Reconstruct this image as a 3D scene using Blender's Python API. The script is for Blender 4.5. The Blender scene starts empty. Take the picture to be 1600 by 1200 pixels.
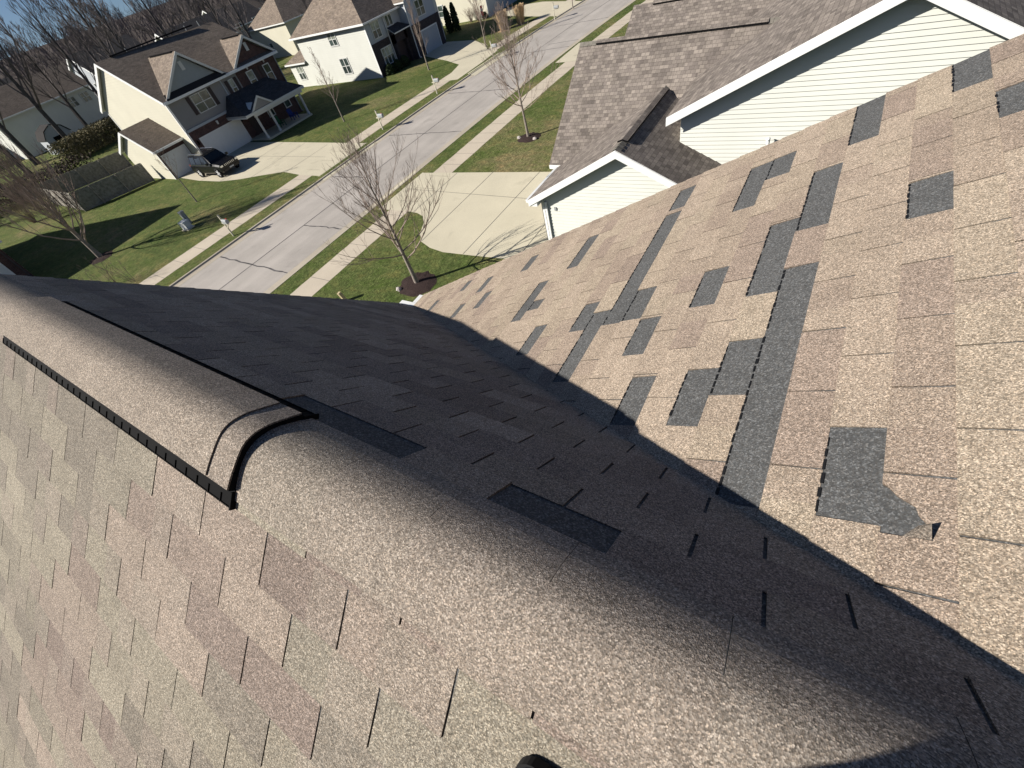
import bpy, math, random
from mathutils import Vector, Matrix
R_=math.radians
scene=bpy.context.scene
# ---------------------------------------------------------------- camera, sky, sun, exposure
def camera_axes(yaw,pitch,roll):
    f=Vector((math.sin(yaw)*math.cos(pitch),math.cos(yaw)*math.cos(pitch),-math.sin(pitch)))
    r=Vector((math.cos(yaw),-math.sin(yaw),0)); d=f.cross(r)
    r2=r*math.cos(roll)+d*math.sin(roll); d2=-r*math.sin(roll)+d*math.cos(roll)
    return r2,d2,f
CR,CD,CF=camera_axes(R_(-44.51),R_(47.42),R_(19.33))
cam_d=bpy.data.cameras.new('camera'); cam=bpy.data.objects.new('camera',cam_d); scene.collection.objects.link(cam)
cam_d.sensor_width=36.0; cam_d.lens=673/1600*36; cam_d.clip_start=0.02; cam_d.clip_end=3000
M=Matrix.Identity(4)
for i,v in enumerate((CR,-CD,-CF)):
    for j in range(3): M[j][i]=v[j]
cam.matrix_world=M
scene.camera=cam
SUN_AZ,SUN_EL=R_(46.5),R_(30.3)          # heading the light travels (from +Y towards +X), height above horizon
world=bpy.data.worlds.new('World'); scene.world=world; world.use_nodes=True
wn=world.node_tree.nodes; wl=world.node_tree.links
sky=wn.new('ShaderNodeTexSky'); sky.sky_type='NISHITA'; sky.sun_disc=False
sky.sun_elevation=SUN_EL; sky.sun_rotation=SUN_AZ+math.pi; sky.air_density=0.75; sky.dust_density=0.7; sky.ozone_density=4.5
bg=wn['Background']; bg.inputs['Strength'].default_value=0.05
tcw=wn.new('ShaderNodeTexCoord'); vaw=wn.new('ShaderNodeVectorMath'); vaw.operation='ADD'; vaw.inputs[1].default_value=(0,0,0.06)   # thin winter air: little horizon glow
wl.new(tcw.outputs['Generated'],vaw.inputs[0]); wl.new(vaw.outputs[0],sky.inputs[0]); wl.new(sky.outputs[0],bg.inputs[0])
sd=bpy.data.lights.new('sun','SUN'); sd.energy=5.0; sd.angle=R_(0.5); sd.color=(1.0,0.94,0.85)
sun=bpy.data.objects.new('sun',sd); scene.collection.objects.link(sun)
LT=Vector((math.sin(SUN_AZ)*math.cos(SUN_EL),math.cos(SUN_AZ)*math.cos(SUN_EL),-math.sin(SUN_EL)))
sun.rotation_euler=LT.to_track_quat('-Z','Y').to_euler(); sun.location=(-20,-20,30)
scene.view_settings.view_transform='Standard'; scene.view_settings.look='None'
scene.view_settings.exposure=0.5; scene.view_settings.gamma=1.0
scene.render.resolution_x=1024; scene.render.resolution_y=768
scene.cycles.max_bounces=6; scene.cycles.diffuse_bounces=1

# ---------------------------------------------------------------- helpers
COL=scene.collection
H=10.6                                    # ground lies this far below the eye
def ray(x,y):                             # direction seen at a point of the photograph (used to survey the site)
    return (CR*(x-800)+CD*(y-600)+CF*673.0).normalized()
def gp(x,y,z=0.0):
    r=ray(x,y); t=(z-H)/r.z; return Vector((r.x*t,r.y*t,z-H))
class MB:
    def __init__(s): s.v=[];s.f=[];s.c=[];s.uv=[];s.m=[];s.smooth=False
    def face(s,pts,col=(1,1,1),uv=None,m=0):
        i=len(s.v); s.v+= [tuple(p) for p in pts]; s.f.append(tuple(range(i,i+len(pts)))); s.c.append(col); s.uv.append(uv); s.m.append(m)
    def box(s,x0,x1,y0,y1,z0,z1,col=(1,1,1),m=0,fr=None):
        P=[(x0,y0,z0),(x1,y0,z0),(x1,y1,z0),(x0,y1,z0),(x0,y0,z1),(x1,y0,z1),(x1,y1,z1),(x0,y1,z1)]
        if fr: P=[fr(*p) for p in P]
        for q in ((0,3,2,1),(4,5,6,7),(0,1,5,4),(1,2,6,5),(2,3,7,6),(3,0,4,7)): s.face([P[k] for k in q],col,None,m)
    def prism(s,poly,fr,a0,a1,col=(1,1,1),m=0,caps=True):
        A=[fr(a0,*p) for p in poly]; B=[fr(a1,*p) for p in poly]; n=len(poly)
        for i in range(n): s.face([A[i],A[(i+1)%n],B[(i+1)%n],B[i]],col,None,m)
        if caps: s.face(A[::-1],col,None,m); s.face(B,col,None,m)
    def tube(s,p0,p1,r0,r1,n=6,col=(1,1,1),m=0,cap=False):
        p0=Vector(p0);p1=Vector(p1); d=(p1-p0)
        if d.length<1e-6: return
        d.normalize(); u=d.orthogonal().normalized(); w=d.cross(u)
        A=[];B=[]
        for k in range(n):
            a=2*math.pi*k/n; e=u*math.cos(a)+w*math.sin(a); A.append(p0+e*r0); B.append(p1+e*r1)
        i=len(s.v); s.v+=[tuple(p) for p in A+B]
        for k in range(n):
            s.f.append((i+k,i+(k+1)%n,i+n+(k+1)%n,i+n+k)); s.c.append(col); s.uv.append(None); s.m.append(m)
        if cap:
            s.face(A[::-1],col,None,m); s.face(B,col,None,m)
    def build(s,name,mats,parent=None,smooth=False,scale=1.0):
        me=bpy.data.meshes.new(name)
        vv=[(x*scale,y*scale,z*scale) for x,y,z in s.v] if scale!=1.0 else s.v
        me.from_pydata(vv,[],s.f); me.validate(clean_customdata=False)
        if not isinstance(mats,(list,tuple)): mats=[mats]
        for m in mats: me.materials.append(m)
        if len(mats)>1: me.polygons.foreach_set('material_index',s.m)
        if len(me.polygons)==len(s.f):
            at=me.color_attributes.new('tint','FLOAT_COLOR','CORNER'); buf=[]
            for f,c in zip(s.f,s.c): buf+= list((c[0],c[1],c[2],1.0))*len(f)
            at.data.foreach_set('color',buf)
            if any(u is not None for u in s.uv):
                ul=me.uv_layers.new(name='uv'); buf=[]
                for f,u in zip(s.f,s.uv):
                    if u is None: buf+= [0.0,0.0]*len(f)
                    else:
                        for q in u: buf+= [q[0],q[1]]
                ul.data.foreach_set('uv',buf)
        if smooth: me.polygons.foreach_set('use_smooth',[True]*len(me.polygons))
        me.update()
        o=bpy.data.objects.new(name,me); COL.objects.link(o)
        if parent: o.parent=parent
        return o
def tag(o,label=None,cat=None,group=None,kind=None):
    if label: o['label']=label
    if cat: o['category']=cat
    if group: o['group']=group
    if kind: o['kind']=kind
    return o
def thing(name,label,cat,loc=(0,0,0),rz=0,group=None):
    o=bpy.data.objects.new(name,None); COL.objects.link(o); o.location=loc; o.rotation_euler=(0,0,rz); o.empty_display_size=0.2
    return tag(o,label,cat,group)
def clip(poly,a,b,c):                     # keep a*x+b*y<=c
    out=[]
    for i in range(len(poly)):
        p=poly[i];q=poly[(i+1)%len(poly)]; dp=a*p[0]+b*p[1]-c; dq=a*q[0]+b*q[1]-c
        if dp<=0: out.append(p)
        if (dp<0<dq) or (dq<0<dp):
            t=dp/(dp-dq); out.append((p[0]+(q[0]-p[0])*t,p[1]+(q[1]-p[1])*t))
    return out
# ---------------------------------------------------------------- materials
def srgb(r,g,b):
    f=lambda c:(c/255/12.92) if c/255<=0.04045 else ((c/255+0.055)/1.055)**2.4
    return (f(r),f(g),f(b))
class NT:
    def __init__(s,name,rough=0.8,spec=0.3):
        s.m=bpy.data.materials.new(name); s.m.use_nodes=True; s.t=s.m.node_tree; s.b=s.t.nodes['Principled BSDF']
        s.b.inputs['Roughness'].default_value=rough; s.b.inputs['Specular IOR Level'].default_value=spec
        s.geo=None
    def n(s,t,**k):
        x=s.t.nodes.new('ShaderNode'+t)
        for a,v in k.items(): setattr(x,a,v)
        return x
    def l(s,a,b): s.t.links.new(a,b)
    def pos(s):
        if not s.geo: s.geo=s.n('NewGeometry')
        return s.geo.outputs['Position']
    def obj(s): return s.n('TexCoord').outputs['Object']
    def noise(s,vec,scale,detail=3,rough=0.55,sc=None):
        if sc is not None:
            mp=s.n('Mapping'); mp.inputs['Scale'].default_value=sc; s.l(vec,mp.inputs[0]); vec=mp.outputs[0]
        x=s.n('TexNoise'); x.inputs['Scale'].default_value=scale; x.inputs['Detail'].default_value=detail; x.inputs['Roughness'].default_value=rough
        s.l(vec,x.inputs['Vector']); return x.outputs['Fac']
    def ramp(s,fac,stops):
        x=s.n('ValToRGB'); e=x.color_ramp.elements
        while len(e)<len(stops): e.new(0.5)
        for k,(p,c) in zip(e,stops):
            k.position=p; k.color=(c[0],c[1],c[2],1) if hasattr(c,'__len__') else (c,c,c,1)
        s.l(fac,x.inputs[0]); return x.outputs[0]
    def mix(s,mode,fac,a,b):
        x=s.n('MixRGB',blend_type=mode)
        for k,v in ((0,fac),(1,a),(2,b)):
            if isinstance(v,(int,float)): x.inputs[k].default_value=v
            elif isinstance(v,tuple): x.inputs[k].default_value=(*v,1)
            else: s.l(v,x.inputs[k])
        return x.outputs[0]
    def bump(s,h,strength,dist):
        x=s.n('Bump'); x.inputs['Strength'].default_value=strength; x.inputs['Distance'].default_value=dist
        s.l(h,x.inputs['Height']); s.l(x.outputs[0],s.b.inputs['Normal'])
    def base(s,c):
        if isinstance(c,tuple): s.b.inputs['Base Color'].default_value=(*c,1)
        else: s.l(c,s.b.inputs['Base Color'])
        return s
def plain(name,c,rough=0.6,spec=0.3,var=0.12,scale=3.0,metal=0.0,bump=None):
    m=NT(name,rough,spec); p=m.pos()
    f=m.noise(p,scale,4); v=m.ramp(f,[(0.3,1-var),(0.7,1+var)])
    m.base(m.mix('MULTIPLY',1.0,c,v)); m.b.inputs['Metallic'].default_value=metal
    if bump: m.bump(m.noise(p,bump[0],3),bump[1],bump[2])
    return m.m
def granule(name,lo,hi,scale=350,useattr=True,basec=(0.3,0.25,0.2)):
    m=NT(name,0.95,0.12); p=m.pos()
    v=m.n('TexVoronoi'); v.inputs['Scale'].default_value=scale; m.l(p,v.inputs['Vector'])
    sep=m.n('SeparateColor'); m.l(v.outputs['Color'],sep.inputs[0])
    sp=m.ramp(sep.outputs[0],[(0.0,lo),(0.45,0.86),(0.8,1.25),(1.0,hi)])
    n2=m.ramp(m.noise(p,scale*0.38,2),[(0.3,0.8),(0.7,1.2)])
    n3=m.ramp(m.noise(p,2.2,3),[(0.3,0.93),(0.7,1.07)])
    n4=m.ramp(m.noise(p,19,4),[(0.3,0.93),(0.7,1.06)])
    if useattr:
        a=m.n('Attribute',attribute_name='tint'); c=a.outputs['Color']
    else: c=basec
    c=m.mix('MULTIPLY',1.0,c,sp); c=m.mix('MULTIPLY',1.0,c,n2); c=m.mix('MULTIPLY',1.0,c,n3); c=m.mix('MULTIPLY',1.0,c,n4)
    hue=m.mix('MIX',m.ramp(sep.outputs[1],[(0.45,0.0),(0.75,0.35)]),c,m.mix('MULTIPLY',1.0,c,(1.12,0.98,0.85)))
    m.base(hue); m.bump(v.outputs['Distance'],0.5,0.0017)
    return m.m
M_GRAN=granule('roof_granules',0.45,1.95)
M_DECK=granule('exposed_asphalt',0.72,2.0,scale=240,useattr=False,basec=(0.098,0.101,0.103))
M_TAR=plain('sealant_tar',(0.008,0.008,0.009),0.6,0.3,bump=(120,0.4,0.003))
M_BLACK=plain('black_plastic',(0.006,0.006,0.0065),0.85,0.08)
def brick_roof(name,c1,c2,dark=0.45,tabw=0.2,row=0.14,contrast=0.5):
    m=NT(name,0.95,0.15); uvn=m.n('UVMap'); uvn.uv_map='uv'
    b=m.n('TexBrick'); b.inputs['Scale'].default_value=1.0; b.inputs['Brick Width'].default_value=tabw; b.inputs['Row Height'].default_value=row
    b.inputs['Mortar Size'].default_value=0.006; b.inputs['Mortar Smooth'].default_value=0.2; b.inputs['Bias'].default_value=0.0
    b.inputs['Color1'].default_value=(*c1,1); b.inputs['Color2'].default_value=(*c2,1); mc=tuple(x*dark for x in c1); b.inputs['Mortar'].default_value=(*mc,1)
    m.l(uvn.outputs[0],b.inputs['Vector'])
    b2=m.n('TexBrick'); b2.inputs['Scale'].default_value=1.0; b2.inputs['Brick Width'].default_value=tabw*1.7; b2.inputs['Row Height'].default_value=row
    b2.offset=0.37; b2.inputs['Mortar Size'].default_value=0.0
    b2.inputs['Color1'].default_value=(1-contrast*.45,)*3+(1,); b2.inputs['Color2'].default_value=(1+contrast*.35,)*3+(1,); b2.inputs['Mortar'].default_value=(1,1,1,1)
    m.l(uvn.outputs[0],b2.inputs['Vector'])
    p=m.pos(); g=m.ramp(m.noise(p,60,3),[(0.3,0.82),(0.7,1.2)]); g2=m.ramp(m.noise(p,0.9,3),[(0.3,0.88),(0.7,1.1)])
    c=m.mix('MULTIPLY',1.0,b.outputs[0],b2.outputs[0]); c=m.mix('MULTIPLY',1.0,c,g); c=m.mix('MULTIPLY',1.0,c,g2); m.base(c)
    # real butt edges: a saw-tooth height down each course
    sx=m.n('SeparateXYZ'); m.l(uvn.outputs[0],sx.inputs[0]); dv=m.n('Math',operation='DIVIDE'); m.l(sx.outputs[1],dv.inputs[0]); dv.inputs[1].default_value=row
    fr0=m.n('Math',operation='FRACT'); m.l(dv.outputs[0],fr0.inputs[0]); fr=m.n('Math',operation='SUBTRACT'); fr.inputs[0].default_value=1.0; m.l(fr0.outputs[0],fr.inputs[1])
    ad=m.n('Math',operation='MULTIPLY_ADD'); m.l(b.outputs['Fac'],ad.inputs[0]); ad.inputs[1].default_value=-1.0; m.l(fr.outputs[0],ad.inputs[2])
    m.bump(ad.outputs[0],0.5,0.010)
    return m.m
M_ROOF_N=brick_roof('roof_brown_blend',(0.27,0.235,0.205),(0.165,0.142,0.128),tabw=0.17)
M_ROOF_1=brick_roof('roof_grey_brown',(0.20,0.165,0.135),(0.15,0.125,0.105),contrast=0.35)
M_ROOF_T=brick_roof('roof_tan_blend',(0.27,0.22,0.175),(0.19,0.155,0.13),contrast=0.4)
M_ROOF_D=brick_roof('roof_dark_slate',(0.09,0.085,0.085),(0.06,0.058,0.06),contrast=0.3)
M_WHITE=plain('white_trim',(0.78,0.79,0.78),0.5,0.3,var=0.04)
M_CREAM=plain('cream_siding',(0.61,0.585,0.475),0.6,0.25,var=0.04,scale=0.7)
M_WSIDE=plain('white_siding',(0.64,0.65,0.60),0.6,0.25,var=0.04,scale=0.7)
M_GSIDE=plain('grey_siding',(0.27,0.265,0.26),0.65,0.25,var=0.05,scale=0.7)
M_BSIDE=plain('blue_grey_siding',(0.42,0.45,0.48),0.65,0.25,var=0.05,scale=0.7)
M_SOFFIT=plain('soffit_grey',(0.60,0.62,0.62),0.7,0.2,var=0.04)
M_GDOOR=plain('garage_door_paint',(0.74,0.76,0.76),0.5,0.3,var=0.03)
M_SHUT=plain('shutter_brown',(0.05,0.035,0.035),0.6,0.3)
M_FRAME=plain('window_frame_white',(0.62,0.63,0.61),0.5,0.3,var=0.03)
def glass_mat(name,c,rough=0.06):
    m=NT(name,rough,0.6); p=m.pos(); m.base(m.ramp(m.noise(p,1.6,3),[(0.35,tuple(x*0.6 for x in c)),(0.65,tuple(x*1.5 for x in c))])); return m.m
M_GLASS=glass_mat('window_glass',(0.05,0.07,0.065))
M_BLIND=glass_mat('blind_behind_glass',(0.30,0.33,0.28),0.2)
def brickwall(name,c1,c2,mort):
    m=NT(name,0.9,0.15); p=m.pos(); sx=m.n('SeparateXYZ'); m.l(p,sx.inputs[0])
    ad=m.n('Math',operation='ADD'); m.l(sx.outputs[0],ad.inputs[0]); m.l(sx.outputs[1],ad.inputs[1])
    cb=m.n('CombineXYZ'); m.l(ad.outputs[0],cb.inputs[0]); m.l(sx.outputs[2],cb.inputs[1])
    b=m.n('TexBrick'); b.inputs['Scale'].default_value=1; b.inputs['Brick Width'].default_value=0.21; b.inputs['Row Height'].default_value=0.075; b.inputs['Mortar Size'].default_value=0.006
    b.inputs['Color1'].default_value=(*c1,1); b.inputs['Color2'].default_value=(*c2,1); b.inputs['Mortar'].default_value=(*mort,1); m.l(cb.outputs[0],b.inputs['Vector'])
    g=m.ramp(m.noise(p,3,4),[(0.3,0.8),(0.7,1.15)]); m.base(m.mix('MULTIPLY',1.0,b.outputs[0],g)); m.bump(b.outputs['Fac'],-0.5,0.005); return m.m
M_BRICK=brickwall('brick_brown',(0.115,0.062,0.055),(0.075,0.042,0.042),(0.12,0.11,0.10))
M_BRICKD=brickwall('brick_dark',(0.065,0.050,0.055),(0.045,0.038,0.042),(0.08,0.08,0.08))
def lawn_mat():
    m=NT('lawn_grass',0.95,0.1); p=m.pos()
    a=m.noise(p,0.16,4,0.6); b=m.noise(p,1.1,5,0.65,(1,1.4,1)); c=m.noise(p,5.5,5,0.72,(1.5,0.8,1)); c2=m.noise(p,19,3,0.7)
    base=m.ramp(a,[(0.28,(0.080,0.112,0.034)),(0.50,(0.125,0.150,0.050)),(0.70,(0.205,0.185,0.090))])
    t=m.ramp(b,[(0.30,(0.72,0.86,0.60)),(0.50,(1.0,1.0,1.0)),(0.68,(1.40,1.18,1.15))])
    u=m.ramp(c,[(0.28,0.42),(0.5,0.95),(0.62,1.25),(0.75,1.9)]); u2=m.ramp(c2,[(0.3,0.6),(0.7,1.45)])
    x=m.mix('MULTIPLY',1.0,base,t); x=m.mix('MULTIPLY',1.0,x,u); x=m.mix('MULTIPLY',1.0,x,u2); m.base(x)
    hh=m.noise(p,9,6,0.75); m.bump(hh,0.8,0.10); return m.m
M_LAWN=lawn_mat()
def concrete(name,c,joint=None,var=0.08,lanes=False):
    m=NT(name,0.9,0.2); p=m.pos()
    a=m.ramp(m.noise(p,0.5,5,0.6),[(0.3,1-var),(0.7,1+var)]); b=m.ramp(m.noise(p,22,4,0.7),[(0.3,0.9),(0.7,1.09)]); e=m.ramp(m.noise(p,140,2),[(0.3,0.9),(0.7,1.1)])
    x=m.mix('MULTIPLY',1.0,c,a); x=m.mix('MULTIPLY',1.0,x,b); x=m.mix('MULTIPLY',1.0,x,e)
    st=m.ramp(m.noise(p,1.3,6,0.7,(1,0.4,1)),[(0.60,1.0),(0.74,0.86)]); x=m.mix('MULTIPLY',1.0,x,st)
    sp=m.ramp(m.noise(p,0.9,2,0.4),[(0.66,1.0),(0.72,0.80)]); x=m.mix('MULTIPLY',m.noise(p,7,4),x,sp)
    if lanes:
        lt=m.ramp(m.noise(p,1.0,4,0.6,(1.1,0.03,1)),[(0.35,0.90),(0.65,1.05)]); x=m.mix('MULTIPLY',1.0,x,lt)
    m.base(x)
    m.bump(m.noise(p,60,4),0.3,0.004); return m.m
M_ROAD=concrete('road_concrete',(0.44,0.405,0.37),var=0.09,lanes=True)
M_CONC=concrete('driveway_concrete',(0.60,0.55,0.42),var=0.06)
M_WALK=concrete('pavement_concrete',(0.57,0.50,0.40),var=0.07)
M_CURB=concrete('kerb_concrete',(0.46,0.41,0.33),var=0.12)
M_JOINT=plain('joint_tar',(0.11,0.105,0.105),0.8,0.2,var=0.4,scale=1.5)
M_MULCH=plain('mulch',(0.055,0.038,0.035),0.95,0.1,var=0.5,scale=25,bump=(30,1.0,0.05))
M_BARK=plain('bark',(0.26,0.225,0.195),0.9,0.1,var=0.3,scale=9,bump=(30,0.6,0.01))
M_TWIG=plain('twigs',(0.30,0.235,0.20),0.9,0.1,var=0.25,scale=2)
M_BARKD=plain('bark_dark',(0.085,0.078,0.078),0.9,0.1,var=0.3,scale=2)
M_TWIGD=plain('twigs_dark',(0.135,0.118,0.118),0.9,0.1,var=0.3,scale=0.6)
M_FENCE=plain('weathered_fence',(0.29,0.27,0.24),0.9,0.1,var=0.35,scale=5)
M_EVER=plain('evergreen_leaf',(0.030,0.048,0.020),0.8,0.2,var=0.4,scale=6)
M_OLIVE=plain('olive_leaf',(0.17,0.15,0.085),0.85,0.15,var=0.4,scale=3)
M_STRAW=plain('straw_grass',(0.46,0.33,0.20),0.9,0.1,var=0.25,scale=8)
M_CARP=plain('car_paint_black',(0.006,0.006,0.008),0.22,0.35,var=0.02)
M_CARG=plain('car_glass',(0.010,0.012,0.014),0.04,0.7,var=0.02)
M_POST=plain('mailbox_post_paint',(0.50,0.47,0.38),0.6,0.2,var=0.1)
M_ALLOY=plain('alloy_wheel',(0.55,0.56,0.57),0.35,0.5,var=0.05)
M_CHROME=plain('chrome',(0.62,0.63,0.65),0.2,0.5,metal=1.0,var=0.05)
M_RUBBER=plain('rubber',(0.015,0.015,0.016),0.8,0.2)
M_RED=plain('red_fabric',(0.55,0.03,0.03),0.7,0.2)
M_BLUEP=plain('blue_paint',(0.01,0.035,0.22),0.5,0.3)
M_GREENP=plain('green_paint',(0.02,0.10,0.045),0.5,0.3)
M_GREYM=plain('grey_metal',(0.30,0.32,0.33),0.5,0.4)
M_STONE=plain('stone',(0.42,0.38,0.36),0.9,0.2,var=0.25,scale=12,bump=(20,0.5,0.02))
M_WOODP=plain('pale_post_wood',(0.46,0.38,0.24),0.8,0.2,var=0.2,scale=15)
M_CLOTH=plain('dark_work_cloth',(0.03,0.035,0.05),0.9,0.1,var=0.2,scale=30)
M_SKIN=plain('skin',(0.45,0.27,0.20),0.6,0.3,var=0.05)
M_BOOT=plain('boot_leather',(0.012,0.013,0.018),0.5,0.4,bump=(90,0.3,0.002))
M_BOOTG=plain('boot_trim',(0.13,0.14,0.13),0.7,0.2)
# ================================================================ the roof the photograph is taken from
K=1.13
A_=R_(42.4); B_=R_(26.57)
YR,ZR,Z0=0.1139,-0.7852,-1.29
cA,sA,tA=math.cos(A_),math.sin(A_),math.tan(A_); cB,sB,tB=math.cos(B_),math.sin(B_),math.tan(B_)
XL=-4.6                                   # front verge of the cross gable
def frU(a,s,h): return (a, YR-cA*s-sA*h, ZR-sA*s+cA*h)      # a along the ridge, s down the slope, h off it
def frD(a,s,h): return (a, YR+cA*s+sA*h, ZR-sA*s+cA*h)
def frR(a,s,h): return (cB*s-sB*h, a, Z0+sB*s+cB*h)
# valley: deck D meets deck R
# x = (ZR - sA*s - Z0)/tB  on D and U;  y = YR +- (ZR-(Z0+sB*s))/tA on R
rng=random.Random(11)
CW=1.0
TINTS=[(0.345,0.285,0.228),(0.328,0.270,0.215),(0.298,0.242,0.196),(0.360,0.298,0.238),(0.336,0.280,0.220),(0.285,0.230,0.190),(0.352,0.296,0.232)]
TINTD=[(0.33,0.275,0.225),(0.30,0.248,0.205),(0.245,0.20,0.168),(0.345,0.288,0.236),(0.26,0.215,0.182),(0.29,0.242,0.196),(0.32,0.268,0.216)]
TINTN=[(0.275,0.240,0.204),(0.262,0.231,0.195),(0.238,0.206,0.178),(0.290,0.256,0.213),(0.266,0.230,0.196),(0.250,0.208,0.182)]
def tabpoly(mb,fr,poly,s_butt,s_top,hb,ht,col,hmin=-0.001):
    if len(poly)<3: return
    hh=lambda s: ht+(hb-ht)*(s-s_top)/(s_butt-s_top)
    ar=sum(poly[i][0]*poly[(i+1)%len(poly)][1]-poly[(i+1)%len(poly)][0]*poly[i][1] for i in range(len(poly)))
    if abs(ar)<1e-6: return
    T=[fr(p[0],p[1],hh(p[1])) for p in poly]; B=[fr(p[0],p[1],hmin) for p in poly]
    mb.face(T,col)
    n=len(poly); dk=(0.03,0.027,0.025)
    for i in range(n): mb.face([T[i],T[(i+1)%n],B[(i+1)%n],B[i]],tuple(x*0.5 for x in col))
def drift(a,s):
    return 0.5+0.5*math.sin(a*1.9+1.3*math.sin(s*2.3+a*.7)+s*1.1+0.6)
OLIVE=[(0.247,0.224,0.182),(0.229,0.208,0.171),(0.262,0.238,0.193),(0.206,0.185,0.156)]
TAUPE=[(0.260,0.219,0.186),(0.240,0.199,0.171),(0.277,0.234,0.197),(0.210,0.173,0.151)]
def course(mb,fr,s_butt,s_top,a_first,tw,amin,amax,clips,holes=(),gap=0.006,hb=0.0062,ht=0.0012,tints=TINTS,custom=None):
    k=math.floor((amin-a_first)/tw)-1; prev=None
    while a_first+k*tw<amax:
        a0=a_first+k*tw; a1=a0+tw; k+=1
        jb=rng.uniform(-0.0012,0.0012); hj=rng.uniform(-0.0008,0.0012)
        if rng.random()<0.35 and prev: col=prev
        else:
            tt=(OLIVE if drift(a0,s_butt)*0.7+0.5*min(1,max(0,(-a0-0.7)/1.5))+rng.uniform(-.12,.12)>0.55 else TAUPE) if tints is TINTN else tints
            col=rng.choice(tt); q=rng.uniform(0.95,1.05); col=tuple(x*q for x in col)
        prev=col
        g0=g1=gap*0.5*rng.uniform(0.8,1.25)
        ivs=[(a0+g0,a1-g1)]
        for (h0,h1) in holes:
            nv=[]
            for (p,q) in ivs:
                if h1<=p+0.004 or h0>=q-0.004: nv.append((p,q)); continue
                if h0>p+0.01: nv.append((p,h0))
                if h1<q-0.01: nv.append((h1,q))
            ivs=nv
        for (p,q) in ivs:
            m=(p+q)/2; pieces=[[(p,s_butt+jb),(q,s_butt+jb),(q,s_top),(p,s_top)]]
            if custom and abs(m-custom[0])<0.06: pieces=custom[1]
            # two tones inside a tab now and then
            if len(pieces)==1 and (q-p)>0.2 and rng.random()<0.4:
                mm=p+(q-p)*rng.choice((0.5,0.38,0.62)); c2=rng.choice(tints)
                pieces=[[(p,s_butt+jb),(mm,s_butt+jb),(mm,s_top),(p,s_top)],[(mm,s_butt+jb),(q,s_butt+jb),(q,s_top),(mm,s_top)]]
                cols=[col,tuple(0.5*(x+y) for x,y in zip(col,c2))]
            else: cols=[col]*len(pieces)
            for pc,cc in zip(pieces,cols):
                poly=pc
                for c in clips: poly=clip(poly,*c); 
                tabpoly(mb,fr,poly,s_butt,s_top,hb+hj,ht,cc)
roofhouse=thing('shingled_house','tan shingled house roof underfoot with missing shingle tabs and a ridge vent','house',(0,0,-H))
bpy.context.view_layer.update()
def near(mb,name,mats,**k):
    o=mb.build(name,mats,None,scale=K,**k)
    o.parent=roofhouse; o.location=(0,0,H); return o
# --- near slope (faces the sun and the camera)
eU,tU=0.159,0.3165
mb=MB(); cl=[(tB, sA, ZR-Z0)]             # tB*x + sA*s <= ZR-Z0
for i in range(-1,26):
    s0=0.215+eU*i; s1=s0+eU
    first=(-0.658 if i%2==0 else -0.822)-0.011*i
    course(mb,frU,s1,s0-0.002,first,tU,XL,1.0,cl+[(-1,0,-XL),(0,-1,-0.186)],tints=TINTN,gap=0.0052)
near(mb,'near_roof_slope',M_GRAN)
# --- shaded slope
eD,tD=0.1315,0.2945
mb=MB(); holesD={}
vx=lambda s:(ZR-sA*s-Z0)/tB
D_HOLES={1:[(-1.345,-0.905)],3:[]}
for i in range(0,31):
    s0=0.194+eD*i; s1=min(s0+eD,3.93)
    if s0>3.92: break
    first=(-0.469 if i%2==0 else -0.614)
    hl={0:[(-1.350,-0.765),(-0.468,-0.176)]}.get(i,[])
    ov=0.012+0.016*rng.random()
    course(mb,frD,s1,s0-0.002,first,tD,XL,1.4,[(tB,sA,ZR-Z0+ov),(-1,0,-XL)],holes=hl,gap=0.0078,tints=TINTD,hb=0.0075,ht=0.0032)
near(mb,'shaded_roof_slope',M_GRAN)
# --- right (main) slope with the wind damage
eR,tR=0.1265,0.286
holesR={0:[(0.655,1.800),(2.087,2.640)],-1:[(1.656,2.214),(1.084,1.370)],1:[(2.80,3.31)],4:[(2.943,3.31)],5:[(2.514,2.78)],3:[(1.942,2.214)],
 -2:[(0.941,1.216),(2.76,3.02)],-3:[(1.656,1.936),(2.50,3.015)],-4:[(0.941,1.214)],-5:[(1.370,1.642)],-6:[(1.656,1.93)],-7:[(1.656,2.79),(2.85,3.14)],
 -8:[(1.227,1.79)],-9:[(1.65,1.92)],-12:[(1.513,1.79)],-13:[(2.514,2.96)],-14:[(2.04,2.16)],-15:[(1.942,2.44)],-22:[(2.36,2.62)],-24:[(2.70,2.97)],-25:[(2.32,2.55)],
 -32:[(2.69,2.90)],-19:[(2.80,3.05)],2:[(0.655,0.934)],-28:[(2.9,3.1)]}
mb=MB(); tar=MB()
S_EAVE=-4.82
YTOP=3.30
rows=list(range(-38,26))
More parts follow.
